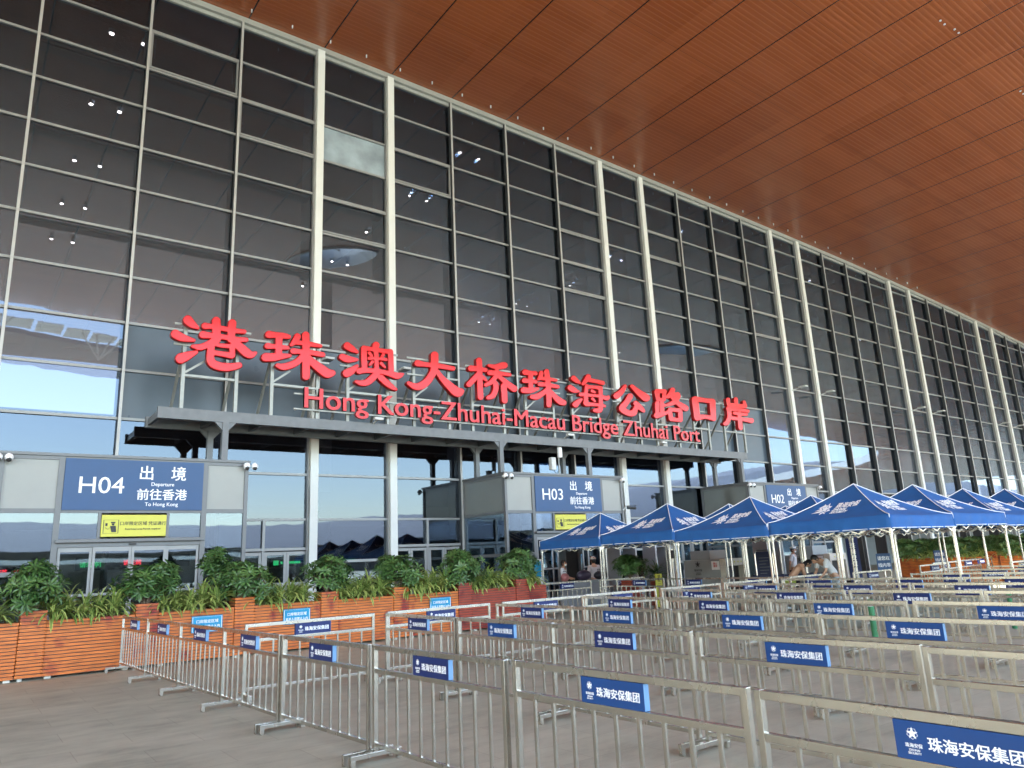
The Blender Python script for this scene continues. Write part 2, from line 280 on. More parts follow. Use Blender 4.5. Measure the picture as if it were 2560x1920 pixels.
# ------------------------------------------------------------------ canopy / soffit
ZX=[-120,-60,-30,4.6,12.7,24.6,39.2,53.9,68.5,78.6,95,110,130,160]; ZZ=[14,18.5,21,21.9,21.9,21.7,21.42,20.92,20.12,19.42,18.2,16.9,15.2,12.8]
EX=[-120,-60,0,5,10,15,30,60,90,100,112,122,132,142,160]; EY=[-5,-10,-13.8,-15.2,-17.2,-18.2,-20,-17.5,-13.5,-12.2,-9.7,-9,-25,-70,-74]
def smooth_interp(x,X,Y):
    return float(np.mean([np.interp(x+d,X,Y) for d in (-6,-4,-2,0,2,4,6)]))
zc=lambda x: smooth_interp(x,ZX,ZZ); ye=lambda x: smooth_interp(x,EX,EY)
def canopy():
    xs=list(np.linspace(-118,158,139)); mb=MB(); rows=16; n=0
    for x in xs:
        e=ye(x); 
        for j in range(rows): y=e+(78-e)*(j/(rows-1)); mb.v.append((x,y,zc(x)))
        for j in range(rows): y=e+(78-e)*(j/(rows-1)); mb.v.append((x,y,zc(x)+1.3))
    R2=2*rows
    for i in range(len(xs)-1):
        for j in range(rows-1):
            a=i*R2+j; mb.f.append((a,a+1,a+R2+1,a+R2)); mb.mi.append(0)
            a+=rows; mb.f.append((a,a+R2,a+R2+1,a+1)); mb.mi.append(1)
        a=i*R2; mb.f.append((a,a+R2,a+R2+rows,a+rows)); mb.mi.append(1)
        a=i*R2+rows-1; mb.f.append((a,a+rows,a+R2+rows,a+R2)); mb.mi.append(1)
    me=mb.mesh('canopy_roof',['ceil','lightgrey'],smooth=False)
    o=link('canopy_roof',me)
    # eye shaped skylights: a lens hole cut right through the roof
    cuts=[]
    for cx,cy,ang in ((18.2,5.4,.9),(54.9,3.9,.7)):
        c=MB(); pts=[]
        for i in range(24):
            t=2*PI*i/24; a=3.3*math.cos(t); b=1.5*math.sin(t)*abs(math.sin(t))**.35
            pts.append((cx+a*math.cos(ang)-b*math.sin(ang),cy+a*math.sin(ang)+b*math.cos(ang)))
        n=len(c.v); c.v=[(x,y,18) for x,y in pts]+[(x,y,26) for x,y in pts]; k=24
        c.f=[tuple(range(k))[::-1],tuple(range(k,2*k))]+[(i,(i+1)%k,k+(i+1)%k,k+i) for i in range(k)]; c.mi=[0]*(k+2)
        co=link('cut',c.mesh('cut','lightgrey')); cuts.append(co)
        md=o.modifiers.new('b','BOOLEAN'); md.operation='DIFFERENCE'; md.object=co; md.solver='EXACT'; md.material_mode='TRANSFER' if hasattr(md,'material_mode') else 'INDEX'
    bpy.context.view_layer.update()
    me2=bpy.data.meshes.new_from_object(o.evaluated_get(bpy.context.evaluated_depsgraph_get()))
    o.modifiers.clear(); o.data=me2
    for c in cuts: bpy.data.objects.remove(c)
    return o
cano=tag(canopy(),'vast copper brown ribbed soffit of the overhanging roof above the plaza','canopy')
for cx,cy,ang in ((18.2,5.4,.9),(54.9,3.9,.7)):   # flared white linings and glazing bars of the skylights
    mb=MB(); k=32
    for sc,dz in ((1.04,-.03),(.99,-.14),(.86,.55),(.80,1.3)):
        for i in range(k):
            t=2*PI*i/k; a=3.3*sc*math.cos(t); b=1.5*sc*math.sin(t)*abs(math.sin(t))**.35
            x=cx+a*math.cos(ang)-b*math.sin(ang); mb.v.append((x,cy+a*math.sin(ang)+b*math.cos(ang),zc(x)+dz))
    for l in range(3):
        for i in range(k): mb.f.append((l*k+i,l*k+(i+1)%k,(l+1)*k+(i+1)%k,(l+1)*k+i)); mb.mi.append(0)
    link('skylight_lining',mb.mesh('skylight_lining','white'),cano)
    for f in (-.5,0,.5):
        px,py=cx+3.3*f*math.cos(ang),cy+3.3*f*math.sin(ang)
        link('glazing_bar',MB().bar((px-.8*math.sin(ang),py+.8*math.cos(ang),zc(px)+.8),(px+.8*math.sin(ang),py-.8*math.cos(ang),zc(px)+.8),.12).mesh('gb','white'),cano)
# soffit studs near the glazing, small downlight pairs and a hatch
sm=MB().box(-.02,.02,-.02,.02,-.13,.0).mesh('soffit_clip','lightgrey')
for i in range(34): 
    x=6.75+i*1.53
    o=link('soffit_clip',sm,cano,(x,D-.75,zc(x)))
dm=MB().tube([(0,0,-.03),(0,0,.02)],.042,12).tube([(.36,0,-.03),(.36,0,.02)],.042,12).mesh('soffit_downlight','lightgrey',bevel=.004)
for i,x in enumerate((21.5,29,36.8,44.5,52.5)):
    for j,y in enumerate((9.4,)):
        o=link('soffit_downlight',dm,cano,(x,y,zc(x))); link('soffit_downlight',dm,cano,(x+1.0,y-.1,zc(x+1)))
# round columns carrying the roof
cm_=MB().tube([(0,0,0),(0,0,6),(0,0,14),(0,0,20.4)],[.62,.60,.55,.5],28).mesh('column_shaft','white',smooth=True)
for k,(x,y) in enumerate(((46.0,32),(79.4,32),(18,44),(62,44),(111,40))):
    e=empty('round_column',(x,y,0),0,['round white column inside the hall behind the glass beside the fourth bay','round white column inside the hall further right along the glass front','round white column deep in the hall behind the red lettering','round white column deep in the hall at the middle right','round white column inside the far right end of the hall'][k],'column','round columns inside the hall')
    link('shaft',cm_,e)
# ------------------------------------------------------------------ terminal facade
KX=[-3,-2,-1,0,1,5,6,10,11,15,16,20,21]; KV=[.47,3.58,6.62,9.66,12.69,24.62,27.6,39.2,42.15,53.9,56.9,68.5,71.6]
def mx(k):
    if k<-3: return .47+3.0*(k+3)
    if k>21: return 71.6+2.95*(k-21)
    return float(np.interp(k,KX,KV))
TZ=[20.06-1.514*i for i in range(12)]   # 20.06 ... 3.41
K0,K1=-14,46
bld=empty('terminal_building',(0,D,0),0,'tall dark glass terminal hall front with white columns and aluminium grid','building')
def bpart(name,mb,m,**kw):
    for i,v in enumerate(mb.v): mb.v[i]=(v[0],v[1]-D,v[2])
    return link(name,mb.mesh(name,m,**kw),bld)
top=lambda x: zc(x)-.12
for k in range(K0,K1+1):
    x=mx(k); zt=top(x)-.05
    if k%5 in (0,1):
        mb=MB(); mb.prism([(x-.14,0),(x+.14,0),(x+.14,zt),(x-.14,zt)],D-.26,D+.0)
        bpart('white_column',mb,'white')
        mb=MB().box(x-.19,x-.145,D-.13,D+.10,0,zt-.02).box(x+.145,x+.19,D-.13,D+.10,0,zt-.02); bpart('column_trim',mb,'alu')
        mb=MB().box(x-.16,x+.16,D+.13,D+1.15,12.49,zt-.9); bpart('inner_column',mb,'white')
        if k>=10 or k in(0,1):   # small floodlight arm
            z=10.85 if k>=10 else 8.75
            a=MB().bar((x,D-.27,z),(x+.1,D-.75,z+.1),.05).box(x-.02,x+.3,D-1.15,D-.7,z+.07,z+.15); bpart('floodlight',a,'lightgrey')
    else:
        z0_=0 if (k%5)!=3 else 4.9
        bpart('mullion',MB().box(x-.035,x+.035,D-.19,D-.002,z0_,zt),'aludark'); bpart('mullion_cap',MB().box(x-.04,x+.04,D-.215,D-.19,z0_,zt),'alucap')
        bpart('mullion_fin',MB().box(x-.04,x+.04,D+.03,D+.75,0,zt),'fin')
# head frame following the curved roof
mb=MB()
for k in range(K0,K1):
    a,b=mx(k),mx(k+1)
    for lo,hi,y0,y1 in ((-.10,.16,D-.22,D+.1),(-.24,-.10,D-.08,D+.08)):
        n=len(mb.v); mb.v+=[(a,y0,top(a)+lo),(b,y0,top(b)+lo),(b,y1,top(b)+lo),(a,y1,top(a)+lo),(a,y0,top(a)+hi),(b,y0,top(b)+hi),(b,y1,top(b)+hi),(a,y1,top(a)+hi)]
        mb.f+=[(n,n+3,n+2,n+1),(n+4,n+5,n+6,n+7),(n,n+1,n+5,n+4),(n+2,n+3,n+7,n+6)]; mb.mi+=[0]*4
bpart('head_frame',mb,'panel')
# transoms: one mesh per level (rail runs the whole length)
for i,z in enumerate(TZ):
    def ok(k): return not (z>min(top(mx(k)),top(mx(k+1)))-.3 or (i>=11 and k%5 in (2,3)))
    k=K0
    while k<K1:
        if not ok(k): k+=1; continue
        k2=k
        while k2<K1 and ok(k2): k2+=1
        bpart('transom',MB().box(mx(k)+.05,mx(k2)-.05,D-.075,D-.004,z-.04,z+.04),'alu'); k=k2
for z in (18.62,15.6,12.56):   # inner horizontal trusses behind the glass
    ks=[k for k in range(-3,K1) if z<min(top(mx(k)),top(mx(k+1)))-.5]
    bpart('inner_rail',MB().box(mx(min(ks)),mx(max(ks)+1)-.1,D+.26,D+.70,z-.16,z-.06),'aludark')
# panes
edges=[21.9]+TZ
allp=[]
for k in range(K0,K1):
    a,b=mx(k)+.03,mx(k+1)-.03
    for i in range(len(edges)-1):
        z1,z0=edges[i],edges[i+1]
        if i==0: z1a,z1b=top(a)-.1,top(b)-.1
        else: z1a=z1b=z1
        if min(z1a,z1b)<=z0+.1:
            if min(top(a),top(b))-.1<z0+.1: continue
        z1a=min(z1a,top(a)-.1); z1b=min(z1b,top(b)-.1)
        if k%5 in (2,3) and i>=11: continue
        allp.append((k,i,a,b,z0,z1a,z1b))
def vis(p):
    k,i,a,b,z0,z1,_=p; q=proj(((a+b)/2,D,(z0+z1)/2)); q2=proj((a,D,z0)); q3=proj((b,D,z1))
    if q[2]<.1 or q[0]<-150 or q[0]>2350 or q[1]<-120: return 0
    return abs(q3[0]-q2[0])*abs(q3[1]-q2[1])+1
allp.sort(key=lambda p:-vis(p))
rest=MB()
for n,(k,i,a,b,z0,za,zb) in enumerate(allp):
    fr=(k==0 and i==2); sp_=(i in (8,9) and -2<=k<=8)
    mb=MB() if (n<97 or fr or sp_) else rest; m0=len(mb.v)
    for y in (D+.008,D+.026): mb.v+=[(a,y,z0),(b,y,z0),(b,y,zb),(a,y,za)]
    mb.f+=[(m0,m0+1,m0+2,m0+3),(m0+7,m0+6,m0+5,m0+4),(m0,m0+4,m0+5,m0+1),(m0+2,m0+6,m0+7,m0+3)]; mb.mi+=[0]*4
    if mb is not rest:
        o=bpart('spandrel_panel' if sp_ else 'glass_pane',mb,'frost' if fr else 'spandrel' if sp_ else 'glass')
        if fr: o['label']='pale blue grey boarded pane with a radiating smear'
o=bpart('glass_pane',rest,'glass'); o['kind']='stuff'
# opening sashes: a second frame on some panes
sf=[(-2,1),(-1,2),(0,4),(1,2),(4,2),(6,2),(8,2),(9,4),(4,4)]
for k,i in sf:
    a,b=mx(k)+.06,mx(k+1)-.06; z1,z0=edges[i]-.05,edges[i+1]+.05; mb=MB()
    mb.box(a,b,D-.095,D-.01,z1-.06,z1).box(a,b,D-.095,D-.01,z0,z0+.06).box(a,a+.06,D-.095,D-.01,z0+.061,z1-.061).box(b-.06,b,D-.095,D-.01,z0+.061,z1-.061)
    bpart('window_sash',mb,'alu')
    mb=MB().box(a+.14,a+.18,D+.05,D+.1,z0+.5,z1-.15).box(b-.18,b-.14,D+.05,D+.1,z0+.5,z1-.15); bpart('sash_stay',mb,'lightgrey')
# ground storey bays
def leaf(a,b,name='door'):
    mb=MB().box(a,a+.085,D-.06,D+.02,.06,2.36).box(b-.085,b,D-.06,D+.02,.06,2.36).box(a+.086,b-.086,D-.055,D+.015,2.26,2.36).box(a+.086,b-.086,D-.055,D+.015,1.27,1.38).box(a+.086,b-.086,D-.055,D+.015,.06,.26)
    o=bpart(name,mb,'alu'); g=MB().box(a+.086,b-.086,D-.028,D-.012,.262,1.268).box(a+.086,b-.086,D-.028,D-.012,1.382,2.258); g_=bpart('pane',g,'glass2'); g_.parent=o
    h=MB().bar((b-.13,D-.12,.95),(b-.13,D-.12,1.35),.03).bar((b-.13,D-.12,.97),(b-.1,D-.05,.97),.02).bar((b-.13,D-.12,1.33),(b-.1,D-.05,1.33),.02); h_=bpart('handle',h,'steel2'); h_.parent=o
for k in range(-4,30):
    a,b=mx(k),mx(k+1); r=k%5
    if r in (2,3): continue
    if r in (1,4):
        w=b-a; m=a+(.5 if r==1 else .47)*w
        bpart('transom',MB().box(a+.05,b-.05,D-.08,D-.004,2.40,2.49),'alu')
        bpart('mullion',MB().box(m-.045,m+.045,D-.082,D-.003,0,3.37),'alu')
        g=MB().box(a+.05,m-.05,D+.008,D+.024,2.49,3.37).box(m+.05,b-.05,D+.008,D+.024,2.49,3.37); bpart('transom_pane',g,'glass')
        fl=MB().box(a+.06,m-.06,D+.12,D+.13,2.52,2.83).box(m+.06,b-.06,D+.12,D+.13,2.52,2.83); bpart('white_film',fl,'panel')
        for p,q in ((a+.10,m-.05),(m+.05,b-.10)):
            h=(p+q)/2; 
            if k<9: leaf(p,h-.004); leaf(h+.004,q)
    else:
        bpart('transom',MB().box(a+.05,b-.05,D-.08,D-.004,1.94,2.03),'alu'); bpart('sill',MB().box(a+.02,b-.02,D-.15,D+.05,.0,.3),'alu')
        bpart('lower_pane',MB().box(a+.03,b-.03,D+.008,D+.024,.3,1.94).box(a+.03,b-.03,D+.008,D+.024,2.03,3.40),'glass')
# interior floor-level volumes
bpart('back_wall',MB().box(-60,150,60,60.4,0,21.6 if False else 13.5),'int')
bpart('mezzanine',MB().box(-60,150,40,60,5.2,6.0),'int')
bpart('counter_row',MB().box(-40,130,34,34.6,0,2.6),'grey')
# interior spot lamps in pairs
lm=MB().tube([(0,0,0),(0,0,.22)],[.11,.09],12).mesh('lamp_can','lightgrey'); lg=MB().tube([(0,0,-.02),(0,0,.0)],.075,12).mesh('lamp_glow','lamp')
first=None; n=0
for i,x in enumerate((3.3,18.75,34.0,49.3,64.6)):
    for j,y in enumerate((27.5,32.7,38.1,43.3,48.5)):
        for d in (-.55,.55):
            z=zc(x+d)-.22
            e=empty('ceiling_spotlight',(x+d,y,z),0,'lit ceiling spotlight, '+('left' if d<0 else 'right')+' of the pair '+['nearest the glass','second from the glass','third from the glass','fourth from the glass','deepest inside'][j]+', '+['far left','second','third','fourth','far right'][i]+' lamp row','ceiling light','lit ceiling spotlights inside the hall')
            link('housing',lm,e); link('bulb',lg,e)

# ------------------------------------------------------------------ entrance vestibules H04 H03 H02 H01
def emblem(r,depth=.002,m='wht'):
    mb=MB(); mb.prism(star(0,0,r,.40),-depth,0); 
    # surrounding lobed outline
    pts=star(0,0,r*.93,.80,5,PI/5)
    for i in range(10):
        a,b=pts[i],pts[(i+1)%10]; mb.bar((a[0],-depth*.5,a[1]),(b[0],-depth*.5,b[1]),r*.07,depth)
    return mb.mesh('emblem',m)
def vestibule(x0,code,label,first=None):
    Wd=5.93; y0=21.53; Dp=2.85; H_=4.82
    e=empty('entrance_vestibule',(x0,y0,0),0,label,'entrance','glazed entrance vestibules projecting from the hall')
    xs=[0,1.30,4.76,Wd]
    fr=MB()
    for i,x in enumerate(xs):
        w=.10 if i in(0,3) else .13
        a=x if i<3 else x-w
        if i in(1,2): a=x-w/2
        fr.box(a,a+w,0,.14,0,H_)
    def hz(xa,xb,z0,z1,y=.012): fr.box(xa,xb,y,.13,z0,z1)
    A=[(.10,1.235),(1.365,4.695),(4.825,Wd-.10)]
    for j,(xa,xb) in enumerate(A):
        hz(xa,xb,H_-.10,H_-.002); hz(xa,xb,3.40,3.51)
        if j!=1: hz(xa,xb,1.90,2.01); hz(xa,xb,0,.25)
        else: hz(xa,xb,2.55,2.74)
    hz(2.20,2.27,2.742,3.398); hz(3.82,3.89,2.742,3.398)
    for xx in (0,Wd-.10):   # side frames
        fr.box(xx,xx+.1,Dp-.12,Dp,0,H_); fr.box(xx+.01,xx+.09,.142,Dp-.122,H_-.10,H_-.003); fr.box(xx+.01,xx+.09,.142,Dp-.122,3.40,3.51)
        fr.box(xx+.01,xx+.09,.142,Dp-.122,1.90,2.0); fr.box(xx+.01,xx+.09,.142,Dp-.122,0,.25)
    link('frame',fr.mesh('vestibule_frame','portal',bevel=0),e)
    link('roof',MB().box(-.04,Wd+.04,-.04,Dp,H_,H_+.07).mesh('vestibule_roof','portal'),e)
    for xa,xb in (A[0],A[2]):
        link('upper_panel',MB().box(xa,xb,.045,.075,3.51,H_-.10).mesh('upper_panel','panel'),e)
        link('glass_pane',MB().box(xa,xb,.05,.066,2.01,3.40).mesh('vp','glass2'),e)
        link('glass_pane',MB().box(xa,xb,.05,.066,.25,1.90).mesh('vp','glass2'),e)
    for xx in (.035,Wd-.05):
        link('side_panel',MB().box(xx,xx+.016,.142,Dp-.122,3.51,H_-.10).mesh('side_panel','sidepan'),e)
        for za,zb in ((.25,1.9),(2.0,3.4)): link('glass_pane',MB().box(xx,xx+.016,.142,Dp-.122,za,zb).mesh('vp','glass2'),e)
    for xa,xb in ((1.365,2.20),(3.89,4.695)): link('glass_pane',MB().box(xa,xb,.05,.066,2.742,3.398).mesh('vp','glass2'),e)
    sb=link('sign_board',MB().box(1.37,4.69,-.03,.06,3.47,4.77).mesh('sign_board','portsign'),e)
    it=[(text(code,.60,'LEFT',.002,xs=1.05),upright(1.66,-.034,3.90)),(text('出　境',.40,'LEFT',.005),upright(3.05,-.034,4.30)),(text('Departure',.135,'CENTER',.0015),upright(3.66,-.034,4.11)),
        (text('前往香港',.31,'CENTER',.005,sp=1.02),upright(3.66,-.034,3.765)),(text('To Hong Kong',.135,'CENTER',.001),upright(3.66,-.034,3.58))]
    link('lettering',join('sign_lettering',it),sb)
    nb=link('notice_sign',MB().box(2.28,3.81,-.02,.05,2.80,3.35).mesh('notice_board','yellow'),e)
    pic=MB()   # officer pictogram in a square frame
    cx,cz=2.50,3.05
    for p,q in (((-.17,-.17),(.17,-.17)),((.17,-.17),(.17,.17)),((.17,.17),(-.17,.17)),((-.17,.17),(-.17,-.17))): pic.bar((cx+p[0],-.024,cz+p[1]),(cx+q[0],-.024,cz+q[1]),.014,.004)
    pic.prism([(cx-.01,cz+.12),(cx+.10,cz+.12),(cx+.09,cz+.085),(cx+.0,cz+.085)],-.026,-.021); pic.prism([(cx+.01,cz+.08),(cx+.08,cz+.08),(cx+.07,cz+.03),(cx+.02,cz+.03)],-.026,-.021)
    pic.prism([(cx-.02,cz+.02),(cx+.11,cz+.02),(cx+.13,cz-.14),(cx+.02,cz-.14)],-.026,-.021)
    pic.bar((cx-.0,-.024,cz+.0),(cx-.07,-.024,cz-.07),.035,.004); pic.bar((cx-.07,-.024,cz-.07),(cx-.13,-.024,cz-.02),.03,.004); pic.prism([(cx-.13,cz+.09),(cx-.08,cz+.09),(cx-.08,cz+.02),(cx-.13,cz+.02)],-.026,-.021)
    it=[(pic.mesh('pic','black'),T(0,0,0)),(text('口岸限定区域 凭证通行',.108,'CENTER',.001,mat_='black'),upright(3.25,-.024,3.09)),(text('Restricted area-Permit required',.058,'CENTER',.0015,mat_='black',xs=1.12),upright(3.25,-.024,2.97))]
    link('notice_lettering',join('notice_lettering',it),nb)
    link('door_canopy_rail',MB().box(1.30,4.76,-.11,.01,2.66,2.75).mesh('rail','portal',bevel=.01),e)
    link('door_sensor',MB().box(2.95,3.12,-.035,.01,2.585,2.625).mesh('sensor','black'),e)
    ds=[1.38,2.14,3.03,3.86,4.69]
    for i in range(4):
        a,b=ds[i]+.004,ds[i+1]-.004; y=.06 if i in(0,3) else .02
        if code=='H03' and i in (1,2): a+= -.6 if i==1 else .6; b+= -.6 if i==1 else .6; y=.1
        d=MB().box(a,a+.06,y,y+.04,.03,2.545).box(b-.06,b,y,y+.04,.03,2.545).box(a+.061,b-.061,y+.002,y+.038,2.44,2.545).box(a+.061,b-.061,y+.002,y+.038,.03,.16).box(a+.061,b-.061,y+.002,y+.038,1.36,1.42)
        dd=link('sliding_door',d.mesh('sliding_door','alu'),e); link('pane',MB().box(a+.061,b-.061,y+.014,y+.026,.161,1.359).box(a+.061,b-.061,y+.014,y+.026,1.421,2.439).mesh('door_pane','glass2'),dd)
    return e
vestibule(.67,'H04','glazed entrance box under the blue H04 departure board')
vestibule(15.72,'H03','glazed entrance box under the blue H03 departure board')
vestibule(30.05,'H02','glazed entrance box under the blue H02 departure board')
# LED strips glimpsed inside H04
for txt,x,z,m,s,lab in (('口 通 道  Channel',.55,1.97,'ledr',.20,'red LED sign reading Channel glowing inside the H04 entrance'),('请勿停留',3.0,2.12,'ledg',.17,'green LED strip glowing behind the left door of H04'),('请往前',4.15,2.15,'ledr',.17,'red LED strip glowing behind the middle door of H04')):
    e=empty('led_sign',(x,25.4,z),0,lab,'LED sign'); link('case',MB().box(-.1,1.9,0,.08,-.1,.28).mesh('led_case','black'),e); link('lettering',join('led_text',[(text(txt,s,'LEFT',.003,mat_=m),upright(0,-.004,0))]),e)
for txt,x,lab in (('EXIT',8.9,'green lit sign inside behind the double doors right of H04'),('EXIT',11.0,'green lit sign inside behind the low pane between the white columns')):
    e=empty('led_sign',(x,25.9,1.95),0,lab,'LED sign'); link('case',MB().box(-.1,1.1,0,.08,-.05,.22).mesh('led_case','black'),e); link('light_bar',MB().box(.0,.18,-.008,0,.0,.16).box(.25,.95,-.008,0,.04,.12).mesh('bar','ledg'),e)
# cameras
dome=MB().box(-.05,.05,-.1,.02,.02,.10).tube([(0,-.12,.09),(0,-.12,.16)],[.075,.03],14); dome=dome.mesh('bracket','lightgrey'); ball=MB().sphere((0,-.12,.06),.095,14,10,sc=(1,1,1.05)).mesh('housing','wht',smooth=True); lens=MB().sphere((0,-.16,.0),.062,12,8).mesh('lens','black',smooth=True)
CAMS=[(.62,'left front corner of the H04 entrance'),(.84,'second camera at the left front corner of the H04 entrance'),(6.50,'right front corner of the H04 entrance'),(6.72,'outer camera at the right front corner of the H04 entrance'),(15.66,'left front corner of the H03 entrance'),(15.92,'second camera at the left front corner of the H03 entrance'),(21.55,'right front corner of the H03 entrance'),(30.0,'left front corner of the H02 entrance'),(30.28,'second camera at the left front corner of the H02 entrance'),(35.95,'right front corner of the H02 entrance')]
for x,l in CAMS:
    e=empty('surveillance_camera',(x,21.50,4.66),0,'white dome camera, '+l,'security camera','dome cameras on the entrance corners'); link('bracket',dome,e); link('housing',ball,e); link('lens',lens,e)
e=empty('bullet_camera',(21.72,21.5,3.62),RAD(35),'dark bullet camera on the right edge of the H03 entrance','security camera')
link('body',MB().tube([(0,-.05,0),(0,-.42,-.05)],.055,12).box(-.08,.08,-.46,0,.055,.07).mesh('bullet','aludark'),e); link('bracket',MB().bar((0,0,0),(-.1,.1,-.1),.04).mesh('br','lightgrey'),e)
e=empty('radio_antenna',(19.0,22.3,4.89),0,'white antenna boxes on a short mast on top of the H03 entrance','antenna')
link('mast',MB().tube([(0,0,0),(0,0,1.5)],.03,8).mesh('mast','post'),e); link('antenna_panel',MB().box(-.09,.09,-.14,-.04,.75,1.45).mesh('ap','wht',bevel=.02),e); link('radio_box',MB().box(-.45,-.22,-.1,.1,.25,.75).mesh('rb','lightgrey',bevel=.03),e); link('cable',MB().tube([(-.3,0,.3),(-.2,-.05,.08),(.0,0,.3),(.02,-.05,.8)],.014,6).mesh('cb','black'),e)

# ------------------------------------------------------------------ the big red sign
sg=empty('port_name_sign',(17.5,22,4.89),0,'large red Chinese and English lettering on a steel rack above the entrances','sign')
def spart(name,mb,m,**k):
    for i,v in enumerate(mb.v): mb.v[i]=(v[0]-17.5,v[1]-22,v[2]-4.89)
    return link(name,mb.mesh(name,m,**k),sg)
BX0,BX1=4.17,30.85
spart('front_beam',MB().box(BX0,BX1,21.95,22.10,6.06,6.38),'beam'); spart('rear_beam',MB().box(BX0,BX1,23.55,23.70,6.06,6.38),'beam')
for i in range(19):
    x=BX0+.1+i*(BX1-BX0-.2)/18; spart('cross_member',MB().box(x-.05,x+.05,22.102,23.548,6.12,6.32),'beam')
spart('deck',MB().box(BX0+.2,BX1-.2,22.15,23.5,6.325,6.345),'beam')
for x in (6.02,15.95,20.35,30.35):
    for y in (22.02,23.62):
        spart('leg',MB().box(x-.085,x+.085,y-.085,y+.085,4.90,6.058),'beam'); 
        for s in (-1,1): spart('gusset',MB().prism([(x+s*.086,6.055),(x+s*.3,6.055),(x+s*.086,5.82)],y-.05,y+.05),'beam')
